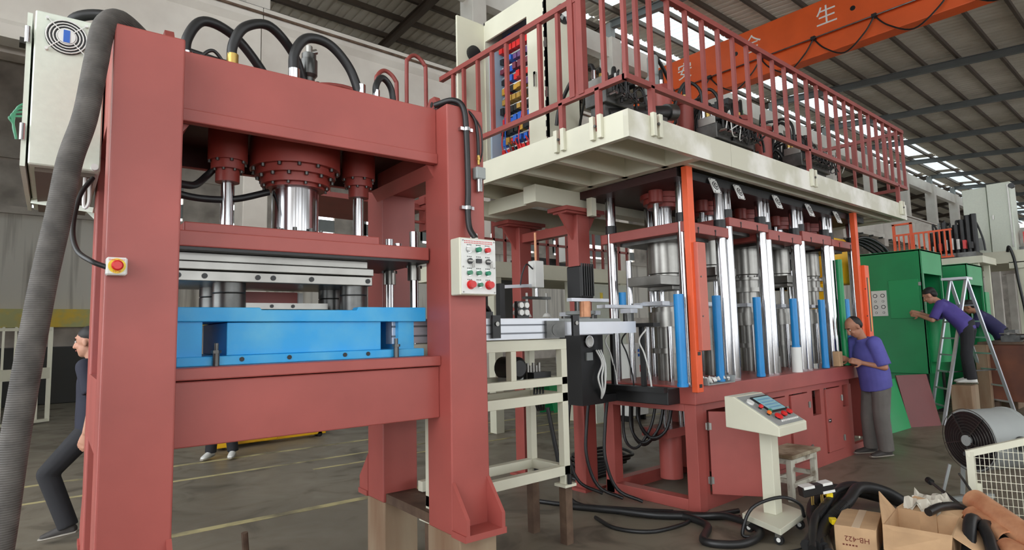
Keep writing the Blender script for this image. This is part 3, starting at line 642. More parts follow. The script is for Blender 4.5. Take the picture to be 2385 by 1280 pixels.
for i, (x, y) in enumerate(((4.46,4.35),(4.46,4.1),(4.5,3.9))):
    B().tube([(x,y,.92), (x-.04,y,.7), (x-.08,y-.02,.4), (x-.02,y-.1,.12), (x+.1,y-.3,.02)], .016, 8).obj('hanging_cable', BLACK, tb, smooth=60)

# ================================================================== platform
PX0, PX1, PY0, PY1, PZ0, PZ1 = 3.56, 9.78, 2.77, 5.45, 3.05, 3.265
pf = thing('maintenance_platform', 'cream steel maintenance platform above the multi-station press', 'platform', (6.6, 4.1, 3.05))
B().box(PX0, 5.03, PY0, PY0+.05, PZ0, PZ1).obj('fascia', CREAMW, pf); B().box(5.034, PX1, PY0, PY0+.05, PZ0, PZ1).obj('fascia', CREAMW, pf)
B().box(PX0, PX0+.05, PY0+.05, PY1, PZ0, PZ1).obj('fascia', CREAM, pf); B().box(PX1-.05, PX1, PY0+.05, PY1, PZ0, PZ1).obj('fascia', CREAM, pf)
B().box(PX0+.05, PX1-.05, PY0+.05, PY1, PZ1-.02, PZ1-.005).obj('deck', CREAM, pf)
for y in (3.14, 3.60, 4.04, 4.5, 5.0): B().box(PX0+.05, 4.56, y-.03, y+.03, PZ0, PZ1-.02).obj('joist', CREAM, pf)
B().box(4.5, 4.6, PY0+.05, PY1, PZ0, PZ1-.02).obj('joist', CREAM, pf); B().box(4.6, PX1-.05, 2.95, 3.0, PZ0, PZ1-.02).obj('joist', CREAM, pf)
for x in (9.1, 9.45): B().box(x-.03, x+.03, 3.0, PY1, PZ0, PZ1-.02).obj('joist', CREAM, pf)
for y in (4.36, 5.26): B().box(3.98, 9.5, y-.09, y+.09, 2.875, 3.05).obj('main_beam', CREAM, pf, bevel=.004)
B().box(4.1, 4.24, 4.45, 5.17, 2.9, 3.05).obj('cross_beam', CREAM, pf)
B().box(4.63, 4.70, 4.12, 4.19, 2.78, 3.05).obj('hanger', CREAM, pf)
# red supports below it
for y, nm in ((4.34, 'red steel support column with gusset head nearest the multi-station press'), (5.26, 'red steel support column with gusset head farther from the multi-station press')):
    c = thing('support_column', nm, 'column', (4.64,y,0), 0, 'platform support columns')
    B().box(4.56, 4.74, y-.075, y+.075, .02, 2.81).obj('shaft', RED, c, bevel=.005); B().box(4.5, 4.82, y-.12, y+.12, 0, .025).obj('base_plate', RED, c)
    B().box(4.34, 4.92, y-.14, y+.14, 2.83, 2.87).box(4.38, 4.9, y-.1, y+.1, 2.81, 2.83).obj('head_plate', RED, c)
    B().prism([(4.56,2.81),(4.36,2.81),(4.56,2.55)], 1, y-.012, y+.012).obj('gusset', RED, c); B().prism([(4.74,2.81),(4.9,2.81),(4.74,2.55)], 1, y-.012, y+.012).obj('gusset', RED, c)
    B().prism([(y+.075,2.81),(y+.14,2.81),(y+.075,2.6)], 0, 4.63, 4.65).obj('gusset', RED, c)
tag(B().box(4.6, 4.7, 4.415, 5.185, 2.63, 2.73).obj('tie_beam', RED), 'red tie beam between the two red platform support columns', 'beam')
# ------------------------------------------------------------------ guard rail
gr = thing('guard_rail', 'dark red guard rail with vertical bars around the platform edge', 'railing', (6.6, 2.8, 3.1))
ZL, ZT, xo, yo = 3.525, 4.36, PX0+.02, PY0+.02
B().box(xo-.022, PX1+.15, yo-.022, yo+.022, ZL-.022, ZL+.022).obj('lower_rail', RED2, gr); B().box(xo-.025, PX1+.15, yo-.025, yo+.025, ZT-.025, ZT+.025).obj('top_rail', RED2, gr)
B().box(xo-.022, xo+.022, yo, 5.3, ZL-.022, ZL+.022).obj('lower_rail', RED2, gr); B().box(xo-.025, xo+.025, yo, 5.3, ZT-.025, ZT+.025).obj('top_rail', RED2, gr)
xr = PX1+.13
B().box(xr-.022, xr+.022, yo, 4.6, ZL-.022, ZL+.022).obj('lower_rail', RED2, gr); B().box(xr-.025, xr+.025, yo, 4.6, ZT-.025, ZT+.025).obj('top_rail', RED2, gr)
b0 = B().box(xo-.017, xo+.017, yo-.017, yo+.017, ZL, ZT).obj('baluster', RED2, gr)
fx = [3.73, 3.91]+[4.16+.262*k for k in range(22)]
for x in fx: shift(b0, (x-xo, 0, 0))
for y in (3.0, 3.29, 3.5, 3.73, 3.96, 4.19, 4.41, 4.64, 4.88, 5.07): shift(b0, (0, y-yo, 0))
for k in range(8): shift(b0, (xr-xo, .22*k, 0))
B().box(xo-.03, xo+.03, 3.2, 3.26, ZL, ZT+.25).box(xo-.03, xo+.03, 3.3, 3.36, ZL, ZT+.25).obj('gate_post', RED2, gr)
def rpost(x, y, ax):
    p = B().box(x-.022, x+.022, y-.022, y+.022, PZ0+.12, ZL).obj('post', RED2, gr)
    for o in (-.045, .035):
        if ax == 'x': k = B().box(x+o-.012, x+o+.03, PY0-.035, PY0, 3.10, 3.29)
        else: k = B().box(PX0-.035, PX0, y+o-.012, y+o+.03, 3.10, 3.29)
        k.obj('clamp', CREAM, p, bevel=.004)
    if ax == 'x': B().cyl((x,PY0-.03,3.2), (x,PY0-.045,3.2), .012, n=6).obj('clamp_bolt', DSTEEL, p)
    else: B().cyl((PX0-.03,y,3.2), (PX0-.045,y,3.2), .012, n=6).obj('clamp_bolt', DSTEEL, p)
for x in (3.89, 6.72, 9.55): rpost(x, yo, 'x')
for y in (3.48, 3.07): rpost(xo, y, 'y')
# ladder hoops behind
lh2 = thing('ladder_hoops', 'red tubular hand hoops of the access ladder behind the press crown', 'ladder', (3.4, 5.9, 2.7))
for x, y, h, w in ((3.46,5.42,4.62,.24),(3.1,5.42,4.35,.24)):
    B().tube([(x,y,3.0), (x,y,h-.25), (x-.02,y,h-.08), (x-w*.5,y+.02,h), (x-w+.02,y,h-.08), (x-w,y,h-.25), (x-w,y,3.0)], .022, 10).obj('hand_hoop', RED2, lh2, smooth=60)
B().box(3.2, 3.5, 5.40, 5.44, 3.55, 3.6).obj('cross_tube', RED2, lh2)
B().box(3.42, 3.5, 5.3, 5.52, 2.7, 3.3).obj('ladder_stile', RED2, lh2); B().box(2.82,2.9,5.3,5.52,2.7,3.3).obj('ladder_stile', RED2, lh2)
for k in range(2): B().cyl((2.88,5.41,2.78+.14*k), (3.44,5.41,2.78+.14*k), .016).obj('rung', RED2, lh2)
B().tube([(2.2,6.4,3.7), (2.45,6.35,4.3), (2.9,6.3,4.45), (3.3,6.2,4.3), (3.5,6.0,4.05), (3.5,5.5,3.9)], .025, 8).obj('curved_rail', RED2, lh2, smooth=60)
B().tube([(2.3,6.35,3.75), (3.0,6.3,3.7), (3.5,6.1,3.62), (3.5,5.5,3.6)], .02, 8).obj('curved_rail', RED2, lh2, smooth=60)
for x, y, z in ((2.75,6.32,4.42),(3.2,6.25,4.34)): B().cyl((x,y,3.0), (x,y,z), .018).obj('cage_bar', RED2, lh2)
B().box(2.2, 3.5, 5.5, 6.5, 2.95, 3.0).obj('landing', RED2, lh2); B().box(3.4,3.62,5.38,6.3,2.98,3.05).obj('landing_bracket', RED2, lh2)

# ------------------------------------------------------------------ tall open electrical cabinet on the platform
tc = thing('switchgear_cabinet', 'tall cream switchgear cabinet with open door and coloured wiring on the platform', 'cabinet', (4.2, 4.5, PZ1))
cx0, cx1, cy0, cy1, cz0, cz1 = 3.95, 4.42, 4.03, 5.0, PZ1, 5.0
b = B().box(cx0, cx1, cy0, cy0+.02, cz0, cz1).box(cx0, cx1, cy1-.02, cy1, cz0, cz1).box(cx1-.02, cx1, cy0, cy1, cz0, cz1).box(cx0, cx1, cy0, cy1, cz1-.03, cz1).box(cx0, cx1, cy0, cy1, cz0, cz0+.04)
b.box(cx0, cx0+.02, cy0, cy0+.27, cz0, cz1).obj('body', CREAM, tc)
B().box(cx0, cx0+.02, cy0+.27, cy1-.02, cz1-.22, cz1-.03).obj('top_flap', CREAM, tc)
dr = B().box(cx0-.36, cx0, cy1-.0, cy1+.025, cz0+.03, cz1-.02).obj('door', CREAM, tc); B().box(cx0-.3, cx0-.28, cy1-.03, cy1, 4.1, 4.25).obj('handle', STEEL, dr)
B().cyl((cx0-.15,cy1,4.6), (cx0-.15,cy1-.03,4.6), .09, n=20).obj('door_fan', BTN['black'], dr)
for z in (3.4, 3.9, 4.4, 4.9): B().box(cx0-.012, cx0+.004, cy0-.008, cy0+.012, z-.05, z+.05).obj('hinge', CHROME, tc)
sl_ = B()
for k in range(16): sl_.box(cx0-.004, cx0+.01, cy0+.015, cy0+.028, cz0+.1+.1*k, cz0+.16+.1*k)
sl_.obj('hinge_slot', BTN['black'], tc)
B().box(cx0-.03, cx0, cy0+.14, cy0+.16, 4.12, 4.15).box(cx0-.03, cx0-.02, cy0+.14, cy0+.16, 4.0, 4.15).obj('handle', CHROME, tc)
fa = B().cyl((4.2,cy0,4.77), (4.2,cy0-.02,4.77), .10, n=28).obj('vent_fan', BTN['black'], tc)
B().cyl((4.2,cy0-.02,4.77), (4.2,cy0-.03,4.77), .035, n=16).obj('hub', WHITE, fa)
for k in range(5):
    t = k*2*pi/5; B().prism([(4.2+.035*cos(t),4.77+.035*sin(t)),(4.2+.09*cos(t+.1),4.77+.09*sin(t+.1)),(4.2+.09*cos(t+.55),4.77+.09*sin(t+.55)),(4.2+.035*cos(t+.6),4.77+.035*sin(t+.6))], 1, cy0-.026, cy0-.022).obj('blade', GREYM, fa)
B().box(cx1-.23, cx1-.2, cy0+.25, cy1-.03, cz0+.06, cz1-.05).obj('backplate', mat('blue_grey_backplate',(150,172,196),.5), tc)
B().box(cx0+.05, cx1-.05, cy1-.045, cy1-.02, cz0+.05, cz1-.3).obj('cable_duct', mat('blue_wire_bundle',(172,190,208),.6), tc)
cols = [BTN['red'], BTN['blue'], mat('amber_terminal',(196,150,50),.5), mat('violet_terminal',(96,60,110),.5), BTN['black'], mat('amber_terminal_b',(180,140,60),.5), mat('wine_terminal',(110,40,60),.5), BTN['blue'], BTN['black'], BTN['red']]
for r in range(13):
    z = cz0+.12+.115*r; m = cols[(r*7+3) % 10]
    B().box(cx1-.27, cx1-.23, cy0+.28, cy1-.06, z-.035, z-.02).obj('wire_duct', GREYM if r % 2 else WHITE, tc)
    for k in range(9):
        y = cy0+.29+.068*k; h = .05+.025*random.random()
        B().box(cx1-.29-.04*random.random(), cx1-.23, y, y+.055, z, z+h).obj('terminal', m if random.random() > .25 else random.choice(cols), tc)
for k in range(10):
    y = cy0+.32+.055*k; z = cz0+.1; B().tube([(cx1-.31,y,z+.9*random.random()), (cx1-.35,y+.03,z+.25), (cx1-.32,y-.02,z+.1), (cx1-.29,y,z+.02)], .006, 5, 4).obj('loose_wire', random.choice([BTN['blue'],BTN['black'],BTN['red']]), tc)

# ------------------------------------------------------------------ hydraulics standing on the platform
def arc_hose(parent, p, q, h, r, m=BLACK, fit=True):
    p, q = Vector(p), Vector(q); mid = (p+q)/2
    o = B().tube([p, p+(q-p)*.06+Vector((0,0,h*.6)), mid+Vector((0,0,h)), q+(p-q)*.1+Vector((0,0,h*.55)), q], r, 8, 6).obj('hose', m, parent, smooth=60)
    if fit: B().cyl(p-Vector((0,0,.02)), p+Vector((0,0,.06)), r*1.2, n=10).obj('ferrule', CHROME if random.random() > .4 else BRASS, o, smooth=30)
def manifold(x, y, n, label, w=.5, hz=.7, hz0=.27):
    t = thing('valve_manifold', label, 'valve block', (x,y,PZ1), 0, 'hydraulic valve blocks')
    z = PZ1+hz0
    B().box(x-w/2+.03, x+w/2-.03, y-.08, y+.08, PZ1-.005, z).obj('stand', DSTEEL, t)
    B().box(x-w/2, x+w/2, y-.12, y+.12, z, z+.16, .006).obj('block', DSTEEL, t)
    for k in range(n):
        xx = x-w/2+w*(k+.5)/n; zz = z+.16
        B().box(xx-.03, xx+.03, y-.1, y+.1, zz, zz+.09, .004).obj('valve', BLACKP if k % 2 else STEEL, t)
        B().cyl((xx,y-.19,zz+.05), (xx,y-.1,zz+.05), .026, n=12).obj('solenoid', BLACKP, t, smooth=30)
        B().cyl((xx,y-.2,z+.07), (xx,y-.12,z+.07), .02, n=8).obj('fitting', CHROME, t, smooth=30)
        B().box(xx-.012, xx+.012, y-.205, y-.19, zz+.03, zz+.07).obj('plug', WHITE if k % 3 == 0 else STEEL, t)
        B().cyl((xx,y+.05,zz+.09), (xx,y+.05,zz+.13), .018, n=8).obj('fitting', CHROME, t, smooth=30)
        arc_hose(t, (xx, y+.05, zz+.12), (xx+random.uniform(-.3,.4), y+random.uniform(.25,.7), z), random.uniform(.2,hz*.7), random.choice([.013,.018,.022]))
        B().tube([(xx,y-.2,z+.08), (xx+random.uniform(-.05,.1),y-.26,z+random.uniform(.05,.25)), (xx+random.uniform(-.1,.2),y-.25,z+random.uniform(-.05,.15)), (xx+random.uniform(-.1,.3),y-.2,z+.03)], .006, 6, 5).obj('signal_wire', random.choice([BLACK,BLACK,BLACK,WHITE]), t)
        arc_hose(t, (xx, y-.17, z+.09), (xx+random.uniform(.05,.3), y-.05+random.uniform(-.12,.1), z+.02), random.uniform(.1,.28), .013, fit=False)
    return t
manifold(4.05, 3.35, 4, 'valve block with black hoses in front of the switchgear cabinet', .38, .45)
manifold(5.9, 3.3, 9, 'valve block with many hoses between the red cylinders left of the platform middle', .75, .8)
manifold(6.3, 3.75, 6, 'valve block behind the cream pump box on the platform', .5, .9)
manifold(7.75, 3.25, 9, 'valve block with big hose loops near the middle of the platform railing', .8, .9)
manifold(8.25, 3.75, 5, 'rearmost valve block under the big hose loops on the platform', .5, 1.0)
def bundle(x0, x1, n, label):
    t = thing('hose_bundle', label, 'hoses', ((x0+x1)/2,3.4,PZ1), 0, 'hose loops on the platform')
    B().box(x0, x1, 3.42, 3.5, PZ1-.005, PZ1+.3).obj('pipe_rack', DSTEEL, t)
    for k in range(n):
        xa = x0+.05+(x1-x0-.1)*random.random(); xb = min(x1-.05, max(x0+.05, xa+random.choice((-1,1))*random.uniform(.15,.5))); ya = 3.3+.3*random.random()
        arc_hose(t, (xa,ya,PZ1+.3), (xb,ya+random.uniform(-.1,.2),PZ1+.28), random.uniform(.12,.5), random.choice((.016,.02,.026)))
    for k in range(n):
        x = x0+.04+(x1-x0-.08)*k/n; z = PZ1+.3+.12*random.random()
        B().box(x, x+.05, 3.3, 3.4, PZ1+.28, z).obj('valve', random.choice((BLACKP,BLACKP,STEEL)), t); B().cyl((x+.025,3.24,z-.03), (x+.025,3.31,z-.03), .02, n=8).obj('solenoid', random.choice((BLACKP,CHROME)), t, smooth=30)
bundle(5.72, 6.55, 16, 'tangle of black hoses behind the railing left of the cream pump box')
bundle(7.5, 8.5, 18, 'tangle of black hoses behind the railing right of the cream pump box')
for i, (x, y, r, h) in enumerate(((5.2,3.6,.1,.8),(5.62,3.6,.09,.74),(6.77,3.6,.13,.8),(7.36,3.6,.1,.8),(8.6,3.6,.11,.6),(5.0,3.45,.045,.5))):
    lab = ['first red cylinder from the platform corner, carrying a black motor', 'second red cylinder from the platform corner, with a tall hose', 'thick red cylinder beside the cream pump box', 'red cylinder just right of the cream pump box', 'last red cylinder toward the far end of the platform', 'thin red standpipe beside the first red cylinder at the platform corner'][i]
    t = thing('red_cylinder', lab, 'cylinder', (x,y,PZ1), 0, 'cylinders on the platform')
    B().cyl((x,y,PZ1), (x,y,PZ1+h), r, n=24).obj('barrel', RED, t, smooth=30); B().cyl((x,y,PZ1+h), (x,y,PZ1+h+.05), r*1.15, n=24).obj('end_cap', DRED, t, smooth=30)
    if r > .05: arc_hose(t, (x,y,PZ1+h+.07), (x+.5,y+.3,PZ1+.3), .35, .02)
mo = thing('pump_motor', 'grey pump motor standing behind the rail near the platform corner', 'motor', (5.28,3.75,PZ1))
B().cyl((5.28,3.75,PZ1+.75), (5.28,3.75,PZ1+1.0), .1, n=24).lathe((5.28,3.75,PZ1+1.0), (0,0,1), [(.1,0),(.06,.05),(.06,.25),(.05,.27)], 20).obj('motor_body', GREYM, mo, smooth=30)
B().box(5.16, 5.4, 3.64, 3.86, PZ1, PZ1+.75).obj('stand', DSTEEL, mo)
arc_hose(mo, (5.26,3.75,PZ1+1.25), (5.85,3.8,PZ1+.7), .18, .02)
sp = thing('suction_pipe', 'thick black suction pipe lying across the platform corner', 'pipe', (4.4,3.3,PZ1))
B().cyl((3.95,3.32,PZ1+.2), (4.85,3.32,PZ1+.42), .065, n=18).obj('pipe', BLACK, sp, smooth=30); B().cyl((4.85,3.32,PZ1+.42), (4.98,3.32,PZ1+.45), .08, n=18).obj('flange', DSTEEL, sp, smooth=30)
B().box(4.0, 4.1, 3.27, 3.37, PZ1, PZ1+.2).obj('pipe_saddle', DSTEEL, sp); B().box(4.7, 4.8, 3.27, 3.37, PZ1, PZ1+.34).obj('pipe_saddle', DSTEEL, sp)
pb = thing('pump_box', 'cream oil tank with black pumps on top in the middle of the platform', 'tank', (7.3,3.95,PZ1))
B().box(7.0, 7.62, 3.85, 4.4, PZ1, PZ1+1.0, .01).obj('tank', CREAM, pb); B().cyl((7.02,4.1,PZ1+1.12), (7.5,4.1,PZ1+1.12), .13, n=20).obj('pump', BLACKP, pb, smooth=30)
B().box(7.1, 7.3, 3.9, 4.1, PZ1+1.0, PZ1+1.3).obj('pump_block', BLACKP, pb); B().box(7.36, 7.42, 3.9, 3.95, PZ1+1.05, PZ1+1.15).obj('blue_plug', BTN['blue'], pb); B().cyl((7.55,4.0,PZ1+1.0), (7.55,4.0,PZ1+1.25), .05).obj('filter', GREEN, pb, smooth=30)
for k in range(6): arc_hose(pb, (7.05+.09*k,3.95,PZ1+1.1), (6.5+.1*k,3.7,PZ1+.3), .22+.05*k, .025)
B().box(8.9, 9.15, 3.9, 4.3, PZ1, PZ1+.5).obj('side_tank', CREAM, pb)
for k in range(7): arc_hose(pb, (7.75+.09*k,3.6,PZ1+.35), (8.7+.05*k,3.55,PZ1+.05), .35+.07*k, .026)
# ================================================================== cream conveyor stand between the presses
cv = thing('conveyor_stand', 'cream welded conveyor stand with aluminium rails between the two presses', 'conveyor', (2.7, 3.55, 0))
def tubes(rows, nm='frame_tube', m=CREAM, par=cv):
    for r in rows: B().box(*r).obj(nm, m, par, bevel=.003)
tubes([(1.95,3.39,3.33,3.39,1.46,1.54),(1.95,3.39,3.70,3.76,1.46,1.54),(3.33,3.39,3.39,3.70,1.46,1.54),
       (1.95,3.39,3.33,3.39,1.19,1.25),(1.95,3.39,3.70,3.76,1.19,1.25),(2.13,3.39,3.33,3.39,1.06,1.13),(2.13,3.39,3.70,3.76,1.06,1.13),
       (3.33,3.39,3.39,3.70,1.06,1.13),(3.33,3.39,3.39,3.70,1.19,1.25),(2.82,2.87,3.33,3.39,1.25,1.46),(1.95,2.0,3.33,3.39,1.25,1.46),
       (2.13,3.39,3.33,3.39,.51,.58),(2.3,3.39,3.70,3.76,.51,.58),(3.33,3.39,3.39,3.70,.51,.58)])
for x, y in ((2.13,3.33),(3.33,3.33),(3.33,3.70)):
    if 1:
        B().box(x, x+.06, y, y+.06, .44, 1.46).obj('leg', CREAM, cv, bevel=.003)
        k = B().box(x-.03, x+.09, y-.03, y+.09, .425, .445).obj('foot_plate', CREAM, cv)
        B().cyl((x+.03,y-.015,.445), (x+.03,y-.015,.52), .018, n=8).obj('levelling_bolt', BLACKP, k)
        st = B().box(x-.005, x+.065, y-.005, y+.065, 0, .425).obj('steel_stub', IRON, cv)
B().box(1.97, 3.35, 3.37, 3.72, 1.2, 1.215).obj('shelf', CREAM, cv)
for y0 in (3.31, 3.66):
    r = B().box(1.85, 3.30, y0, y0+.08, 1.545, 1.70).obj('aluminium_rail', ALU, cv, bevel=.003)
    for z in (1.585, 1.645): B().box(1.85, 3.30, y0-.002, y0+.01, z, z+.012).obj('t_slot', ALUD, r)
    B().box(3.14, 3.33, y0-.025, y0-.002, 1.55, 1.68).obj('end_plate', DSTEEL, r)
    B().cyl((3.24,y0-.028,1.61), (3.24,y0-.02,1.61), .045, n=20).obj('bearing', DSTEEL, r)
B().box(1.9, 4.2, 3.45, 3.6, 1.66, 1.70).obj('belt', GREYM, cv); B().box(3.3, 4.3, 3.62, 3.7, 1.56, 1.68).obj('aluminium_rail', ALU, cv); B().box(3.3, 4.3, 3.36, 3.42, 1.57, 1.67).obj('aluminium_rail', ALU, cv)
mt = B().lathe((2.98,3.42,1.33), (0,1,0), [(.06,0),(.085,.02),(.085,.2),(.05,.22)], 20).obj('drive_motor', BLACKP, cv, smooth=30)
B().box(2.93, 3.03, 3.44, 3.62, 1.215, 1.26).obj('motor_foot', GREYM, mt)
for k in range(5): B().cyl((3.13+.03*k,3.5,1.215), (3.13+.03*k,3.5,1.36-.02*(k % 2)), .012).obj('valve_stem', STEEL, cv)
B().box(3.12, 3.3, 3.42, 3.6, 1.215, 1.29).obj('valve_island', BLACKP, cv)
for k in range(4): B().tube([(3.15+.03*k,3.45,1.2), (3.12+.03*k,3.42,1.1), (3.18+.02*k,3.45,1.0), (3.2,3.5,1.12)], .009, 6).obj('air_line', BLACK, cv, smooth=60)
for x in (2.62, 3.42, 2.3):
    k = B().box(x, x+.07, 3.28, 3.3, 1.56, 1.72).obj('sensor_bracket', BLACKP, cv); B().cyl((x+.035,3.27,1.66), (x+.035,3.29,1.66), .016).obj('sensor', STEEL, k)
for dx, dz in ((0,0),(.055,0),(0,.055),(.055,.055)): B().cyl((2.98+dx,3.38,1.745+dz), (2.98+dx,3.46,1.745+dz), .022, n=14).obj('roller', WHITE, cv, smooth=30)
B().box(2.95, 3.07, 3.4, 3.43, 1.7, 1.83).obj('roller_bracket', BLACKP, cv)
B().box(2.55, 2.72, 3.4, 3.5, 1.7, 1.75).tube([(2.55,3.45,1.76), (2.62,3.42,1.8), (2.7,3.45,1.78), (2.78,3.5,1.72)], .02, 8).obj('cable_chain', BLACKP, cv)
# pick-up unit above the conveyor
pk = thing('pick_and_place_unit', 'small white air cylinder with suction cups above the conveyor', 'gripper', (3.95,4.25,1.7))
B().box(3.9, 4.02, 4.22, 4.32, 2.02, 2.28, .006).obj('air_cylinder', WHITE, pk); B().cyl((3.96,4.27,2.28), (3.96,4.27,2.56), .012).obj('rod', COPPER, pk)
B().bar((3.55,4.3,2.02), (4.02,4.3,2.05), .05, .03).obj('arm', ALU, pk); B().cyl((3.96,4.27,1.93), (3.96,4.27,2.04), .018).obj('piston_rod', CHROME, pk)
B().box(3.8, 4.12, 4.24, 4.3, 1.91, 1.935).obj('cup_plate', DSTEEL, pk)
for x in (3.83, 4.09):
    k = B().cyl((x,4.27,1.77), (x,4.27,1.97), .012).obj('cup_stem', STEEL, pk); B().lathe((x,4.27,1.74), (0,0,1), [(.045,0),(.03,.03),(.012,.04)], 16).obj('suction_cup', WHITE, k, smooth=30)
B().tube([(3.9,4.25,2.2), (3.82,4.25,2.24), (3.78,4.27,2.15), (3.76,4.28,2.04)], .008, 6).obj('air_line', BLACK, pk)
B().box(3.5, 3.56, 4.27, 4.33, 1.5, 2.05).obj('stand', BLACKP, pk); B().box(3.33, 3.56, 3.7, 4.33, 1.46, 1.5).obj('bracket', BLACKP, pk)
tr2 = thing('turret_unit', 'dark indexing turret with motor beside the conveyor end', 'turret', (4.15,3.85,.93))
B().box(4.0, 4.3, 3.75, 4.0, .93, 1.6).obj('pedestal', BLACKP, tr2); B().box(4.02, 4.52, 3.78, 3.98, .93, 1.0).obj('bracket', BLACKP, tr2); B().lathe((4.15,3.88,1.62), (0,0,1), [(.12,0),(.12,.05),(.09,.06),(.09,.12),(.14,.13),(.14,.16)], 20).obj('table', GREYM, tr2, smooth=30)
B().box(4.08, 4.26, 3.8, 3.98, 1.9, 2.2, .01).obj('motor', BLACKP, tr2)
for k in range(6): B().cyl((4.09+.03*k,3.79,1.92), (4.09+.03*k,3.79,2.22), .01, n=6).obj('motor_rod', BLACKP, tr2)
g_ = B().cyl((4.1,3.745,1.5), (4.1,3.73,1.5), .055, n=20).obj('gauge', CHROME, tr2, smooth=30); B().cyl((4.1,3.73,1.5), (4.1,3.728,1.5), .045, n=20).obj('dial', WHITE, g_)
B().box(4.06, 4.14, 3.735, 3.75, 1.33, 1.4).obj('name_plate', GREYM, tr2)
for k in range(3): B().tube([(4.18+.03*k,3.73,1.42), (4.22+.02*k,3.7,1.3), (4.14+.05*k,3.68,1.18), (4.2+.02*k,3.7,1.05), (4.24,3.74,.98)], .009, 6).obj('clear_tube', WHITE, tr2, smooth=60)
B().cyl((4.17,3.89,1.7), (4.17,3.89,1.95), .06).obj('shaft', DSTEEL, tr2, smooth=30); B().box(3.85, 4.35, 3.7, 3.76, 1.86, 1.89).obj('arm', ALU, tr2)
B().cyl((4.02,3.7,1.72), (4.02,3.7,1.86), .05).obj('nozzle', COPPER, tr2, smooth=30)

tag(B().cyl((1.36,4.41,0), (1.33,4.39,.3), .022, n=10).obj('steel_bar', IRON), 'short dark steel bar standing on the floor under the press bed', 'bar')
for k in range(6):
    c = [(5.1+.1*k+(.3+.02*k)*cos(t), 4.7+.05*k+(.22+.02*k)*sin(t), .02+.02*k+.015*sin(3*t)) for t in [2*pi*i/14 for i in range(14)]]
    if k == 0: ck = thing('cable_coil', 'heap of coiled black cables on the floor behind the red machine base', 'cable', (5.3,4.8,0))
    B().tube(c, .018, 8, 4, True).obj('coil_turn', BLACK, ck, smooth=60)
# ================================================================== pendant desk, stool, cables on the floor
pd = thing('control_pedestal', 'cream operator control desk on a post with wheels before the red doors', 'control desk', (4.75,2.43,0))
zb = .09
B().prism([(4.55,2.59),(4.38,2.2),(4.93,2.26),(5.11,2.67)], 2, zb, zb+.045).obj('base', CREAM, pd, bevel=.004)
for x, y in ((4.56,2.54),(4.45,2.25),(4.9,2.3),(5.04,2.62)):
    k = B().cyl((x-.012,y,.035), (x+.012,y,.035), .035, n=16).obj('caster', BLACK, pd, smooth=30); B().cyl((x-.014,y,.035), (x+.014,y,.035), .016).obj('hub', WHITE, k); B().box(x-.02, x+.02, y-.02, y+.02, .055, .09).obj('fork', STEEL, k)
B().box(4.68, 4.79, 2.38, 2.48, zb+.045, .80).obj('post', CREAM, pd, bevel=.004)
hd = B().prism([(2.22,.77),(2.66,.80),(2.66,1.045),(2.58,1.045),(2.22,.84)], 0, 4.50, 4.96).obj('head', CREAM, pd, bevel=.006)
sN = Vector((0, -.205, .36)).normalized(); Fd = Matrix.Translation((4.73,2.40,.9425)) @ face_M((0,0,0), (1,0,0), (0,.36,.205))
CUR[0] = Fd
B().box(-.21, .21, -.19, .19, 0, .004).obj('face_plate', GREYM, hd)
sc_ = B().box(-.07, .2, -.05, .15, .004, .016).obj('display', BTN['black'], hd); B().box(-.055, .185, -.035, .135, .016, .018).obj('screen', SCREEN, sc_)
for k in range(4): B().box(-.04, .17, -.01+.035*k, .004+.035*k, .018, .0185).obj('screen_line', mat('screen_line',(110,160,190),.3) if k == 0 else bpy.data.materials['screen_line'], sc_)
B().cyl((-.15,.1,.004), (-.15,.1,.02), .03, n=20).obj('white_lamp', WHITE, hd)
for x, y, r, m in ((-.13,.02,.018,'red'),(-.14,-.06,.018,'orange'),(-.1,-.045,.016,'green'),(-.085,-.115,.032,'red'),(.03,-.1,.026,'red'),(.14,-.09,.026,'red')):
    k = B().cyl((x,y,.004), (x,y,.018), r*.7, n=14).obj('button', BTN['black'], hd); B().lathe((x,y,.018), (0,0,1), [(r,0),(r,.014),(r*.7,.02)], 18).obj('button_cap', BTN[m], k, smooth=40)
for k in range(10): B().cyl((-.09+.028*k,-.155,.004), (-.09+.028*k,-.155,.014), .008, n=8).obj('toggle', WHITE, hd)
CUR[0] = Matrix.Identity(4)
pcb = B().tube([(4.85,2.24,.12), (4.74,2.22,.24), (4.6,2.3,.3), (4.45,2.45,.22), (4.38,2.5,.04), (4.4,2.45,.02)], .013, 8).obj('desk_cable', BLACK, pd, smooth=60)

so = thing('wooden_stool', 'worn white wooden stool standing by the red doors', 'stool', (5.85,2.79,0))
WST = mat('worn_white_paint', (206,202,186), .7, scale=9, rgb2=(128,112,92), detail=10, lo=.5, hi=.68)
SEAT = mat('grimy_seat_board', (176,164,140), .75, scale=6, rgb2=(118,100,76), lo=.4, hi=.65)
for x in (5.57, 6.06):
    for y in (2.66, 2.88): B().box(x, x+.055, y, y+.05, 0, .385).obj('leg', WST, so, bevel=.003)
B().box(5.54, 6.14, 2.63, 2.96, .385, .42, .006).obj('seat', SEAT, so)
for y in (2.665, 2.885): B().box(5.625, 6.06, y, y+.03, .33, .385).obj('apron', WST, so); B().box(5.625, 6.06, y, y+.03, .12, .16).obj('stretcher', WST, so)
for x in (5.58, 6.07): B().box(x, x+.03, 2.71, 2.88, .33, .385).obj('apron', WST, so); B().box(x, x+.03, 2.71, 2.88, .16, .2).obj('stretcher', WST, so)

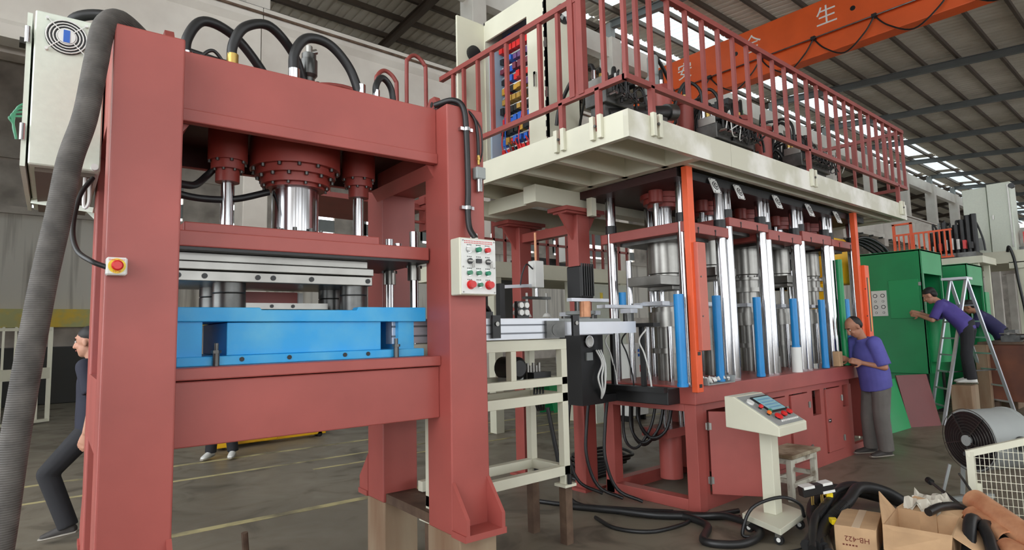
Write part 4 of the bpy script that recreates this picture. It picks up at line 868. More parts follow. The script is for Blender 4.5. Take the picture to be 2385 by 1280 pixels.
def cable(name, pts, r, label, m=BLACK, cat='cable', grp=None):
    return tag(B().tube(pts, r, 10, 8).obj(name, m, smooth=60), label, cat, grp)
cable('floor_cable', [(4.0,3.95,.03), (4.15,3.65,.03), (4.3,3.35,.03), (4.45,3.1,.03), (4.38,2.8,.03), (4.05,2.62,.03), (4.2,2.4,.03), (4.5,2.42,.05), (4.62,2.75,.06), (4.55,2.98,.03), (4.3,3.22,.04), (4.15,3.5,.05)], .03, 'thick black cable looped on the floor before the red machine base')
cable('floor_cable', [(3.95,3.6,.016), (3.85,3.3,.016), (3.98,3.05,.016), (4.3,2.98,.016), (4.5,3.0,.02), (4.62,2.9,.016), (4.8,2.75,.02)], .016, 'thin black cable loop lying left of the cream control desk')
cable('floor_cable', [(3.9,4.4,.02), (4.05,4.0,.02), (4.4,3.4,.02), (4.66,2.98,.02), (4.95,2.85,.02)], .02, 'straight black cable along the foot of the red machine base')
cable('floor_wire', [(4.25,2.2,.008), (4.45,2.1,.008), (4.7,2.1,.02), (4.85,2.2,.05)], .006, 'thin wire curling under the cream control desk')
cable('floor_cable', [(3.9,4.1,.9), (3.95,4.05,.5), (4.0,4.0,.15), (4.1,3.8,.03), (4.5,3.2,.03)], .02, 'black cable dropping from the transfer bed to the floor')
# hose bundle at the lower right
hb = [((4.45,2.05,.04),(4.8,2.1,.08),(5.15,2.16,.15),(5.55,2.2,.22),(5.85,2.1,.16),(6.0,1.95,.06)), ((4.5,1.95,.04),(4.8,2.15,.1),(5.1,2.27,.17),(5.5,2.3,.2),(5.85,2.22,.12),(6.05,2.05,.05)),
      ((4.48,2.0,.04),(4.82,2.06,.12),(5.2,2.05,.2),(5.55,2.08,.24),(5.8,1.98,.18),(5.95,1.85,.06)), ((4.45,1.9,.03),(4.75,2.05,.06),(5.05,2.17,.1),(5.4,2.25,.14),(5.7,2.25,.1)), ((4.42,2.0,.04),(4.72,2.1,.16),(5.0,2.13,.2),(5.3,2.17,.24),(5.65,2.14,.22))]
for i, h in enumerate(hb):
    o = cable('sleeved_hose', h, (.045,.04,.045,.035,.03)[i], ['fattest black hose on top of the pile of sleeved hoses at lower right', 'black hose at the back of the pile of sleeved hoses', 'black hose nearest the cardboard in the pile of sleeved hoses', 'lowest black hose of the pile of sleeved hoses', 'thin hose crossing the pile of sleeved hoses'][i], BLACK, 'hose', 'sleeved hoses on the floor')
    t = [Vector(p) for p in h]
    for k in range(14):
        a = t[1].lerp(t[2], .15+k*.05); d = (t[2]-t[1]).normalized()
        B().cyl(a-d*.004, a+d*.004, (.045,.04,.045,.035,.03)[i]*1.08, n=12).obj('corrugation', BLACKP, o)
tp = thing('hose_connector', 'black and white plug connector lying across the hose pile', 'connector', (4.95,2.1,.2))
CUR[0] = Matrix.Translation((5.0,2.2,.30)) @ Matrix.Rotation(radians(-35), 4, 'Z') @ Matrix.Rotation(radians(-8), 4, 'Y')
B().box(-.13, .13, -.04, .04, -.03, .045, .006).obj('body', BLACKP, tp); B().box(-.12, -.03, -.043, .043, .03, .05).obj('white_clip', WHITE, tp); B().box(.04, .12, -.043, .043, .03, .05).obj('white_clip', WHITE, tp); B().box(.03, .13, -.043, -.038, -.03, -.01).obj('white_clip', WHITE, tp)
for x in (-.06, -.045, .02, .035): B().cyl((x,-.02,-.03), (x-.01,-.02,-.1), .005, n=6).obj('pin', BRASS, tp)
CUR[0] = Matrix.Identity(4)
for i, (x, y, z) in enumerate(((5.12,2.16,.235),(4.78,1.99,.135))):
    CUR[0] = Matrix.Translation((x,y,z)) @ Matrix.Rotation(radians(38), 4, 'Z')
    tag(B().box(-.04, .04, -.025, .025, 0, .035, .004).obj('yellow_marker', BTN['yellow']), ['yellow cable tag beside the plug connector on the hose pile', 'yellow cable tag lower down on the hose pile'][i], 'tag', 'yellow tags'); CUR[0] = Matrix.Identity(4)
# cardboard boxes
bx_ = thing('cardboard_box', 'brown cardboard carton printed HB-422 lying on the floor at lower right', 'box', (4.86,1.84,0), radians(14))
CUR[0] = MW[bx_.name]
B().box(-.22, .26, -.12, .14, 0, .18, .004).obj('carton', CARD, bx_); B().box(-.222, .262, -.02, .03, .18, .1815).obj('tape', CARDT, bx_)
text('HB-422', .05, face_M((-.2215,.0,.1), (0,1,0), (0,0,-1)), mat('brown_print',(110,50,36),.8), 'print', bx_)
for k in range(5): B().box(-.2225, -.2205, .0+.02*k, .012+.02*k, .05, .06).obj('print_mark', bpy.data.materials['brown_print'], bx_)
CUR[0] = Matrix.Identity(4)
bo = thing('open_carton', 'open cardboard carton with torn flaps in the lower right corner', 'box', (5.06,1.5,0), radians(8))
CUR[0] = MW[bo.name]
for r in ((-.26,.26,-.2,-.19,0,.2),(-.26,.26,.19,.2,0,.2),(-.26,-.25,-.2,.2,0,.2),(.25,.26,-.2,.2,0,.2),(-.26,.26,-.2,.2,0,.01)): B().box(*r).obj('side', CARD, bo)
def flap(pts, nm='flap'):
    a = [Vector(p) for p in pts]; n = (a[1]-a[0]).cross(a[2]-a[0]).normalized()*.006
    k = len(a); B().add(a+[p+n for p in a], [tuple(range(k)), tuple(range(2*k-1,k-1,-1))]+[(i,(i+1) % k,k+(i+1) % k,k+i) for i in range(k)]).obj(nm, CARD, bo)
flap([(-.26,-.2,.2),(-.26,.2,.2),(-.48,.16,.1),(-.48,-.2,.06)]); flap([(-.26,.2,.2),(.2,.2,.2),(.1,.28,.34),(-.1,.24,.3)]); flap([(.25,-.2,.2),(.26,.2,.2),(.42,.1,.27),(.4,-.22,.22)]); flap([(-.26,-.2,.2),(.25,-.2,.2),(.2,-.4,.1),(-.24,-.42,.06)])
CUR[0] = Matrix.Identity(4)
pw = thing('crumpled_plastic_wrap', 'crumpled clear plastic wrap beside the open carton', 'plastic wrap', (5.4,1.6,0))
b = B(); n = 9
vs = [(5.3+.035*i, 1.45+.03*j, .2+.07*random.random()+.04*sin(i)) for i in range(n) for j in range(n)]
vs += [(x, y, z-.02) for x, y, z in vs]
fs = [(i*n+j, i*n+j+1, (i+1)*n+j+1, (i+1)*n+j) for i in range(n-1) for j in range(n-1)]; fs += [tuple(k+n*n for k in reversed(f)) for f in fs]
b.add(vs, fs).obj('sheet', mat('plastic_film',(196,190,176),.15), pw)
B().box(5.3, 5.6, 1.48, 1.7, 0, .2).obj('bundle', CARD, pw)
# dark hoses and rags at the lower right, copper troughs
for i, h in enumerate((((5.2,1.5,.23),(5.35,1.45,.25),(5.5,1.36,.22),(5.5,1.2,.08),(5.35,1.05,.05)), ((4.85,1.2,.05),(5.0,1.22,.14),(5.18,1.24,.24),(5.3,1.2,.16),(5.3,1.05,.05)), ((4.85,1.05,.05),(5.05,1.12,.16),(5.25,1.18,.2),(5.4,1.05,.1),(5.4,.9,.04)), ((4.95,1.05,.04),(5.1,1.1,.12),(5.2,1.05,.05)))):
    cable('rubber_hose', h, (.03,.04,.038,.035)[i], ['black hose bridging from the carton to the copper troughs', 'dark grey hose humped beside the open carton', 'dark hose bending under the copper troughs', 'short dark hose end in the lower right corner'][i], BLACK, 'hose', 'hoses in the corner')
def trough(p, q, r, label, m=COPPER):
    p, q = Vector(p), Vector(q); d = (q-p).normalized(); a = d.cross(Vector((0,0,1))).normalized(); u = a.cross(d); n = 12; vs = []
    for c in (p, q):
        for rr in (r, r*.86):
            for k in range(n+1): t = pi*1.15*k/n-.08*pi+pi*.0; vs.append(c+a*cos(t)*rr+u*sin(t)*rr)
    m1 = n+1; fs = []
    for k in range(n): fs += [(k,k+1,2*m1+k+1,2*m1+k), (m1+k+1,m1+k,3*m1+k,3*m1+k+1), (k+1,k,m1+k,m1+k+1), (2*m1+k,2*m1+k+1,3*m1+k+1,3*m1+k)]
    fs += [(0,2*m1,3*m1,m1), (n,m1+n,3*m1+n,2*m1+n)]
    t = thing('copper_trough', label, 'sheet part', ((p+q)/2).to_tuple()[:2]+(min(p.z,q.z),), 0, 'bent copper parts')
    B().add(vs, fs).obj('shell', m, t, smooth=30); return t
t1 = trough((5.6,1.31,.27), (5.12,.85,.14), .085, 'long bent copper trough leaning over the hoses at the right edge'); B().cyl((5.6,1.31,.31), (5.72,1.42,.43), .009).obj('spike', DSTEEL, t1)
t2 = trough((5.46,1.3,.19), (5.2,1.05,.13), .075, 'shorter copper trough with a black roller on a rod'); B().cyl((5.42,1.27,.2), (5.82,1.64,.31), .012).obj('rod', DSTEEL, t2); B().cyl((5.82,1.64,.31), (5.85,1.67,.32), .025).obj('roller', BLACKP, t2); B().cyl((5.46,1.3,.2), (5.4,1.24,.18), .06).obj('black_core', BLACKP, t2)
t3 = trough((5.12,1.05,.1), (4.95,.85,.08), .08, 'lowest copper trough near the lower right corner')
tag(B().lathe((6.2,1.66,0), (0,0,1), [(.07,0),(.07,.03),(.05,.09),(.015,.12)], 14).obj('wooden_ball', CARD, smooth=30), 'small tan wooden knob on the floor beyond the cartons', 'knob')

# white mesh guard panel leaning at the right edge
mp = thing('mesh_panel', 'white welded mesh guard panel standing at the lower right edge', 'panel', (5.93,1.1,0))
A0, A1 = Vector((5.88,1.40,0)), Vector((6.15,.55,0)); dd = (A1-A0).normalized()
def at(s, z): return A0+dd*s+Vector((0,0,z))
Lp = (A1-A0).length
B().bar(at(.025,0), at(.025,.58), .05, .05).obj('frame_tube', CREAM, mp); B().bar(at(0,.56), at(Lp,.86), .05, .05).obj('frame_tube', CREAM, mp); B().bar(at(Lp,0), at(Lp,.86), .05, .05).obj('frame_tube', CREAM, mp); B().bar(at(.05,.03), at(Lp,.03), .05, .05).obj('frame_tube', CREAM, mp)
mw = B(); k = 0
while .08+k*.03 < Lp:
    s = .08+k*.03; mw.bar(at(s,.04), at(s,.55+.3*s/Lp), .004, .004); k += 1
for k in range(14):
    z = .07+k*.058
    s0 = 0 if z < .55 else (z-.55)/.3*Lp
    if s0 < Lp: mw.bar(at(max(.05,s0),z), at(Lp,z), .004, .004)
mo_ = mw.obj('wire_mesh', CREAM, mp); mo_['kind'] = 'stuff'
B().bar(at(.055,.22), at(.055,.34), .03, .05).obj('latch', CREAM, mp); B().cbox(at(.0,.56)-dd*.002, (.03,.03,.03)).obj('tube_end', BTN['black'], mp)

# drum fan on a pole
df = thing('drum_fan', 'grey industrial drum fan with round wire guard on a pole stand', 'fan', (6.3,1.5,0))
fc = Vector((6.30,1.47,.60)); fd = Vector((.80,-.52,.02)).normalized(); R_ = .25
B().lathe(fc, fd, [(R_,0),(R_*1.03,.01),(R_*1.03,.03),(R_,.03),(R_,.34),(R_*1.03,.35),(R_*1.03,.37),(R_,.38)], 40).obj('drum', GREYM, df, smooth=30)
gu = B().lathe(fc-fd*.004, fd, [(R_*.96,0),(R_*.96,.003)], 40).obj('dark_interior', BTN['black'], df)
a_ = fd.orthogonal().normalized(); b__ = fd.cross(a_)
for k in range(9):
    r = .06+.025*k; B().tube([fc-fd*(.03-.02*(r/R_)**2)+(a_*cos(t)+b__*sin(t))*r for t in [2*pi*i/32 for i in range(32)]], .0028, 5, 1, True).obj('guard_ring', DSTEEL, gu)
for k in range(5):
    t = k*2*pi/5+.3; B().bar(fc-fd*.03, fc-fd*.012+(a_*cos(t)+b__*sin(t))*R_, .012, .006).obj('guard_arm', DSTEEL, gu)
    B().loft([(fc+fd*.05+(a_*cos(t)+b__*sin(t))*.05, a_*.03, fd*.01), (fc+fd*.08+(a_*cos(t)+b__*sin(t))*.22, (a_*sin(t)-b__*cos(t))*.07+fd*.02, fd*.006)], 8).obj('blade', GREYM, df)
B().cyl(fc-fd*.036, fc-fd*.02, .045, n=20).obj('guard_hub', GREYM, gu); B().cyl(fc+fd*.06, fc+fd*.3, .09, n=20).obj('motor', DSTEEL, df, smooth=30)
mid = fc+fd*.22; lat = fd.cross(Vector((0,0,1))).normalized()
for s in (-1, 1):
    k = B().cyl(mid+lat*s*R_, mid+lat*s*(R_+.06), .06, n=20).obj('pivot_knob', DSTEEL, df, smooth=30)
    B().bar(mid+lat*s*(R_+.03), Vector((mid.x,mid.y,.06))+lat*s*(R_+.1), .03, .03).obj('fork_leg', GREYM, df)
    B().bar(Vector((mid.x,mid.y,.02))+lat*s*(R_+.1)-fd*.3, Vector((mid.x,mid.y,.02))+lat*s*(R_+.1)+fd*.3, .04, .04).obj('floor_skid', GREYM, df)
B().bar(Vector((6.16,1.70,0)), Vector((6.2,1.6,.4)), .035, .02).obj('front_strut', GREYM, df)
# ================================================================== people
SKIN = mat('skin', (186,136,112), .55, var=.06, scale=8); SKIN2 = mat('tanned_skin', (170,118,92), .55, var=.06, scale=8)
HAIR = mat('black_hair', (30,26,26), .6, var=.2, scale=40); SHIRT = mat('blue_work_shirt', (86,84,158), .8, var=.12, scale=7, bump=.15); NAVY = mat('navy_shirt', (44,42,84), .8, var=.12, scale=7, bump=.15); DNAVY = mat('dark_tshirt', (34,36,52), .8, var=.12, scale=7, bump=.15)
GREYT = mat('grey_trousers', (98,94,90), .85, var=.14, scale=6, bump=.15); BLKT = mat('black_trousers', (36,36,40), .85, var=.14, scale=6, bump=.15); SHOE = mat('dark_shoe', (58,54,52), .7, var=.1); SOLE = mat('shoe_sole', (150,144,134), .7); WSHOE = mat('white_sneaker', (220,220,216), .6); LIP = mat('lip', (150,92,84), .5)
def fuse(b, name, m, parent, voxel, it=4, label=None):
    o = b.obj(name, m, parent)
    md = o.modifiers.new('r', 'REMESH'); md.mode = 'VOXEL'; md.voxel_size = voxel
    ms_ = o.modifiers.new('s', 'SMOOTH'); ms_.factor = .5; ms_.iterations = it
    dg = bpy.context.evaluated_depsgraph_get(); me = bpy.data.meshes.new_from_object(o.evaluated_get(dg))
    old = o.data; o.modifiers.clear(); o.data = me; bpy.data.meshes.remove(old)
    me.polygons.foreach_set('use_smooth', [True]*len(me.polygons)); me.materials.clear(); me.materials.append(m)
    return o
def person(label, loc, rotz, J, skin, shirt, trous, shoe=SHOE, bald=False, vox=.012, group=None, fat=1.0):
    """J: joints in a frame with x forward, y to the person's left, z up; feet on z = 0"""
    p = thing('person', label, 'person', loc, rotz, group); keep = CUR[0]; CUR[0] = MW[p.name]
    V = {k: Vector(v) for k, v in J.items() if isinstance(v, tuple)}
    hc = V['head']; nk = V['neck']; ch = V['chest']; pel = V['pelvis']
    hx = Vector(J.get('face', (1,0,0))).normalized(); hy = Vector((0,0,1)).cross(hx).normalized(); hz = hx.cross(hy)
    HM = Matrix((hx, hy, hz)).transposed()
    up = (nk-ch).normalized(); fwd = Vector((0,1,0)).cross(up).normalized()*-1
    if fwd.x < 0 and abs(up.z) > .3: fwd = -fwd
    lat = Vector((0,1,0))
    def H(v): return hc+HM @ Vector(v)
    b = B()
    b.ell(H((-.008,0,.03)), (.098,.077,.098), 18, HM).ell(H((.02,0,-.05)), (.072,.06,.075), 16, HM).ell(H((.045,0,-.092)), (.04,.038,.03), 12, HM)
    b.cap(H((.088,0,.02)), H((.108,0,-.03)), .011, .017, 10).ell(H((.08,.0,.045)), (.016,.05,.012), 10, HM)
    for s in (-1, 1): b.ell(H((-.005,s*.079,-.005)), (.02,.01,.034), 10, HM).ell(H((.07,s*.03,-.03)), (.02,.022,.022), 10, HM)
    b.cap(nk-up*.06, H((-.01,0,-.06)), .056, .052)
    b.loft([(pel-Vector((0,0,.06)), lat*.13, fwd*.09), (pel+(ch-pel)*.4, lat*.125, fwd*.085), (ch, lat*.14, fwd*.095), (nk-up*.05, lat*.09, fwd*.06)], 14)
    for s in 'lr':
        sh, el, wr, hn = V['sh_'+s], V['el_'+s], V['wr_'+s], V['hand_'+s]
        b.cap(sh, el, .044, .037).cap(el, wr, .038, .026)
        b.cap(ch+(sh-ch)*.4, sh, .05, .045)
        d = (hn-wr).normalized(); side = Vector(J.get('palm_'+s, (0,0,1))).normalized(); side = (side-d*side.dot(d)).normalized(); n = d.cross(side)
        b.loft([(wr, side*.026, n*.018), (wr+d*.05, side*.038, n*.016), (wr+d*.09, side*.042, n*.013)], 12)
        for k, (o, ln) in enumerate(((-.03,.068),(-.01,.078),(.011,.072),(.031,.056))):
            q0 = wr+d*.085+side*o; cu = n*J.get('curl', .35)
            q1 = q0+(d+cu*.3).normalized()*ln*.5; q2 = q1+(d+cu*1.6).normalized()*ln*.5
            b.cap(q0, q1, .0098, .009, 8).cap(q1, q2, .009, .0078, 8)
        t0 = wr+d*.03-side*.03; t1 = t0+(d*.6-side*.8).normalized()*.035+n*.006; t2 = t1+(d*.9-side*.25+n*.3).normalized()*.032
        b.cap(t0, t1, .0125, .0105, 8).cap(t1, t2, .0105, .009, 8)
        hp, kn, an = V['hip_'+s], V['knee_'+s], V['ank_'+s]
        b.cap(hp, kn, .068, .048).cap(kn, an, .046, .034).cap(pel, hp, .08, .07).cap(an, V['toe_'+s]*.6+an*.4, .033, .03)
    body = fuse(b, 'body', skin, p, vox*.6, 3)
    # eyes, brows and mouth
    for s in (-1, 1):
        B().ell(H((.083,s*.031,.012)), (.008,.013,.008), 10, HM).obj('eye', WHITE, body, smooth=180); B().ell(H((.09,s*.031,.012)), (.003,.0055,.0055), 8, HM).obj('iris', BTN['black'], body)
        B().cap(H((.091,s*.018,.036)), H((.083,s*.05,.038)), .005, .004, 6).obj('eyebrow', HAIR, body)
    B().cap(H((.092,-.02,-.062)), H((.092,.02,-.062)), .006, .006, 6).obj('mouth', LIP, body)
    hb_ = B()
    if bald:
        hb_.ell(H((-.034,0,.038)), (.08,.0795,.088), 20, HM).ell(H((-.05,0,.0)), (.06,.073,.06), 16, HM)
    else:
        hb_.ell(H((-.022,0,.062)), (.1,.084,.08), 18, HM).ell(H((-.06,0,.01)), (.055,.08,.075), 16, HM)
    fuse(hb_, 'hair', HAIR, p, vox*.7, 3)
    # shirt
    b = B(); hem = pel-Vector((0,0,.10)); g = fat
    b.loft([(hem, lat*.185*g, fwd*.135*g), (pel+(ch-pel)*.2, lat*.185*g, fwd*.138*g), (pel+(ch-pel)*.6, lat*.18*g, fwd*.132*g), (ch, lat*.188*g, fwd*.128*g), (ch+(nk-ch)*.55, lat*.165, fwd*.10), (nk-up*.035, lat*.075, fwd*.07)], 22)
    for s in 'lr':
        sh, el = V['sh_'+s], V['el_'+s]; e = sh+(el-sh)*J.get('sleeve', .8)
        b.cap(ch+(sh-ch)*.3, sh, .085, .072).cyl(sh, e, .073*g, .07*g, 14).ell(sh, .073*g, 14)
    b.tube([nk-up*.03+(lat*cos(t)+fwd*sin(t))*.07 for t in [2*pi*i/16 for i in range(16)]], .018, 8, 1, True)
    fuse(b, 'shirt', shirt, p, vox, 3)
    # trousers
    b = B(); b.loft([(pel+Vector((0,0,.06)), lat*.155, fwd*.11), (pel-Vector((0,0,.02)), lat*.168, fwd*.12), (pel-Vector((0,0,.12)), lat*.16, fwd*.115)], 18)
    for s in 'lr':
        hp, kn, an = V['hip_'+s], V['knee_'+s], V['ank_'+s]
        b.cap(hp, kn, .095*g, .078*g).cyl(kn, an, .078*g, .072*g, 14)
    fuse(b, 'trousers', trous, p, vox, 3)
    for s in 'lr':
        an, to = V['ank_'+s], V['toe_'+s]; d = Vector((to.x-an.x, to.y-an.y, 0)); 
        d = d.normalized() if d.length > .01 else Vector((1,0,0)); l2 = Vector((-d.y, d.x, 0)); z0 = min(to.z, an.z-.06); w = Vector((0,0,1))
        dn = (to-Vector((an.x,an.y,an.z-.06))); d3 = dn.normalized() if dn.length > .05 else d; w3 = d3.cross(l2).normalized()*-1
        if w3.z < 0: w3 = -w3
        c0 = Vector((an.x,an.y,an.z-.06))
        b = B().loft([(c0-d3*.065+w3*.035, l2*.026, w3*.03), (c0-d3*.04+w3*.045, l2*.036, w3*.045), (c0+d3*.03+w3*.048, l2*.038, w3*.046), (c0+d3*.11+w3*.034, l2*.045, w3*.033), (c0+d3*.17+w3*.026, l2*.042, w3*.025), (c0+d3*.2+w3*.022, l2*.022, w3*.018)], 14).cap(c0+w3*.06, c0+w3*.095, .042, .044, 12)
        so_ = fuse(b, 'shoe', shoe, p, vox*.8, 2)
        B().loft([(c0-d3*.07+w3*.011, l2*.03, w3*.011), (c0-d3*.03+w3*.011, l2*.042, w3*.011), (c0+d3*.1+w3*.011, l2*.05, w3*.011), (c0+d3*.18+w3*.011, l2*.044, w3*.011), (c0+d3*.21+w3*.012, l2*.024, w3*.01)], 14).obj('sole', SOLE, so_, smooth=60)
    CUR[0] = keep
    return p
m1 = dict(head=(.19,0,1.565), face=(.80,0,-.6), neck=(.10,0,1.44), chest=(.045,0,1.26), pelvis=(-.03,0,.92),
    sh_l=(.07,.185,1.37), el_l=(.0,.24,1.08), wr_l=(.19,.13,1.13), hand_l=(.29,.08,1.16), sh_r=(.09,-.185,1.37), el_r=(.08,-.22,1.10), wr_r=(.22,-.12,1.16), hand_r=(.32,-.07,1.18), palm_l=(0,-.2,1), palm_r=(0,.2,1),
    hip_l=(-.03,.095,.88), knee_l=(.0,.1,.48), ank_l=(-.03,.1,.085), toe_l=(.1,.11,.02), hip_r=(-.03,-.095,.88), knee_r=(.03,-.1,.48), ank_r=(.02,-.11,.085), toe_r=(.15,-.12,.02), sleeve=.92, curl=.5)
person('balding man in blue work shirt and grey trousers bending over the red slab', (8.18,2.82,0), radians(141), m1, SKIN2, SHIRT, GREYT, bald=True, fat=1.17)
tag(B().box(7.84, 7.94, 3.06, 3.14, 1.09, 1.27, .004).obj('small_carton', CARD), 'small brown carton on the red slab at the hands of the balding man', 'box')
m2 = dict(head=(.42,0,1.42), face=(.86,0,-.5), neck=(.31,0,1.33), chest=(.19,0,1.18), pelvis=(-.05,0,.90),
    sh_l=(.25,.18,1.27), el_l=(.36,.24,1.02), wr_l=(.56,.14,1.1), hand_l=(.66,.11,1.12), sh_r=(.25,-.18,1.27), el_r=(.4,-.22,1.04), wr_r=(.6,-.12,1.14), hand_r=(.7,-.1,1.16),
    hip_l=(-.05,.095,.86), knee_l=(-.02,.1,.47), ank_l=(-.06,.1,.085), toe_l=(.1,.1,.02), hip_r=(-.05,-.095,.86), knee_r=(.03,-.1,.47), ank_r=(.02,-.12,.085), toe_r=(.15,-.12,.02), sleeve=.9)
sb = tag(B().box(11.45, 11.85, 2.58, 2.86, 0, .61, .01).obj('step_box', WOODB), 'upright grey-brown timber box with a worker standing on it', 'box')
person('worker in purple-blue shirt and black trousers leaning into the nearer green machine', (11.7,2.66,.612), radians(92), m2, SKIN, mat('purple_shirt',(78,66,140),.8,var=.12,scale=7,bump=.15), BLKT, WSHOE)
tag(B().box(14.05, 14.9, 2.5, 3.05, 0, .45, .01).obj('step_platform', WOODB), 'low timber platform behind the rusty bench with a worker on it', 'platform')
person('worker in navy shirt bent at the second green machine behind the rusty bench', (14.3,2.72,.452), radians(98), m2, SKIN2, NAVY, BLKT)
m4 = dict(head=(.07,0,1.60), face=(1,0,-.08), neck=(.02,0,1.47), chest=(.0,0,1.28), pelvis=(-.01,0,.93),
    sh_l=(.0,.19,1.40), el_l=(-.09,.23,1.12), wr_l=(-.04,.23,.88), hand_l=(-.01,.22,.79), sh_r=(.02,-.19,1.40), el_r=(-.03,-.23,1.12), wr_r=(.04,-.21,.89), hand_r=(.07,-.2,.8),
    hip_l=(.0,.09,.88), knee_l=(.29,.09,.55), ank_l=(.12,.09,.12), toe_l=(.24,.09,.04), hip_r=(-.02,-.09,.88), knee_r=(-.1,-.09,.50), ank_r=(-.42,-.09,.22), toe_r=(-.3,-.09,.06), sleeve=.75)
person('young man in dark T-shirt and black trousers walking behind the left press column', (.66,6.2,0), radians(150), m4, SKIN, DNAVY, BLKT, SHOE)
m5 = dict(m1); m5.update(head=(.06,0,1.60), face=(1,0,-.2), neck=(.02,0,1.46), el_l=(.0,.24,1.1), wr_l=(.05,.22,.88), hand_l=(.08,.21,.79), el_r=(0,-.24,1.1), wr_r=(.05,-.22,.88), hand_r=(.08,-.21,.79), chest=(.0,0,1.27), sh_l=(0,.19,1.39), sh_r=(0,-.19,1.39))
m5['ank_l'] = (-.03,.14,.085); m5['toe_l'] = (.1,.16,.02); m5['ank_r'] = (.0,-.14,.085); m5['toe_r'] = (.12,-.16,.02)
person('person in white sneakers standing behind the press bed by the yellow truck', (2.38,8.9,0), radians(235), m5, SKIN, DNAVY, BLKT, WSHOE)
# ================================================================== right background: green machines, ladder, bench
def green_machine(X, Y0, Y1, X1, z0, z1, label, panel=True):
    g = thing('green_machine', label, 'machine', ((X+X1)/2, (Y0+Y1)/2, 0), 0, 'green machines')
    w = X1-X; oz = z1-.42
    B().box(X, X+.04, Y0, Y1, z0, z1).obj('side_wall', GREEN, g, bevel=.01); B().box(X1-.04, X1, Y0, Y1, z0, z1).obj('side_wall', GREEN, g); B().box(X, X1, Y0, Y1, z1-.03, z1).obj('roof', GREEN, g); B().box(X, X1, Y1-.04, Y1, z0, z1).obj('back_wall', GREEN, g)
    B().box(X, X1, Y0, Y0+.03, oz, z1).obj('front_header', GREENP, g, bevel=.005); B().box(X, X+.1, Y0, Y0+.03, z0, oz).obj('front_stile', GREEN, g); B().box(X1-.1, X1, Y0, Y0+.03, z0, oz).obj('front_stile', GREEN, g)
    B().box(X+.1, X1-.1, Y0, Y0+.03, z0, z0+.95).obj('front_apron', GREENP, g)
    B().cyl((X+.3,Y0-.05,z0+.2), (X+.3,Y0-.05,z0+1.0), .2, n=20).obj('rounded_guard', GREENP, g, smooth=40)
    B().box(X+.15, X1-.15, Y1-.5, Y1-.3, z0+.9, oz).obj('inner_unit', DSTEEL, g)
    B().box(X+.05, X1-.05, Y0+.1, Y1, .08, z0).obj('plinth', GREEN, g)
    for x in (X+.1, X1-.2):
        for y in (Y0+.08, Y1-.2): B().box(x, x+.12, y, y+.12, 0, z0).obj('foot', BLACKP, g)
    if panel:
        B().box(X-.02, X, Y0+.06, Y0+.52, z0+.95, z0+1.62).obj('hatch', GREENP, g, bevel=.004)
        for z in (z0+1.02, z0+1.5): B().box(X-.03, X-.018, Y0+.02, Y0+.06, z, z+.06).obj('hinge', STEEL, g)
        q = B().box(X-.03, X, Y0+.56, Y0+.80, z0+1.0, z0+1.45).obj('gauge_plate', WHITE, g)
        for y in (Y0+.62, Y0+.74):
            for z, r in ((z0+1.36,.035),(z0+1.26,.02),(z0+1.16,.035),(z0+1.06,.02)): B().cyl((X-.032,y,z), (X-.036,y,z), r, n=16).obj('gauge', BTN['black'], q); B().cyl((X-.036,y,z), (X-.038,y,z), r*.7, n=16).obj('dial', WHITE, q)
    return g
green_machine(12.0, 3.25, 4.25, 13.2, .73, 2.86, 'nearer dark green machine with gauge plate and open front')
green_machine(14.45, 3.15, 4.3, 15.6, .5, 2.74, 'farther green machine with open front behind the ladder', False)
B().box(15.6, 15.9, 3.13, 3.2, 1.4, 2.2).obj('side_guard', GREENP, bpy.data.objects['green_machine.001']); 
def leaning(name, a, b_, z, dy, m, label):
    a, b_ = Vector((*a,0)), Vector((*b_,0)); n = Vector((dy[0],dy[1],0)); t = (b_-a).cross(Vector((0,0,1))).normalized()*.02
    p = [a, b_, b_+n+Vector((0,0,z)), a+n+Vector((0,0,z))]
    return tag(B().add(p+[q+t for q in p], [(0,1,2,3),(7,6,5,4),(0,4,5,1),(1,5,6,2),(2,6,7,3),(3,7,4,0)]).obj(name, m), label, 'panel', 'leaning sheet panels')
leaning('leaning_sheet', (9.98,3.28), (10.72,3.24), .73, (.12,.2), GREENP, 'green sheet panel leaning behind the balding man')
leaning('leaning_sheet', (10.78,3.26), (11.26,2.98), .78, (.05,.16), MAROON, 'dark maroon sheet panel leaning next to the green panel')
leaning('leaning_sheet', (8.45,8.7), (8.95,8.65), .55, (.05,.2), GREENP, 'small green panel leaning in the far aisle behind the conveyor stand')
leaning('leaning_sheet', (8.3,8.95), (8.8,8.9), .55, (.05,.2), GREENP, 'second small green panel leaning in the far aisle')
lw = thing('white_trestle', 'white wooden trestle beside the green leaning panel', 'trestle', (9.6,3.5,0))
for x in (9.3, 9.85): B().box(x, x+.05, 3.45, 3.5, 0, .8).box(x, x+.05, 3.75, 3.8, 0, .8).obj('leg', CREAM, lw)
B().box(9.28, 10.5, 3.44, 3.82, .8, .92).obj('top', CREAM, lw); B().box(9.3, 9.9, 3.46, 3.49, .2, .25).obj('rail', CREAM, lw); B().box(9.3, 9.9, 3.46, 3.49, .38, .42).obj('rail', CREAM, lw); B().box(10.4,10.45,3.45,3.5,0,.8).obj('leg', CREAM, lw)

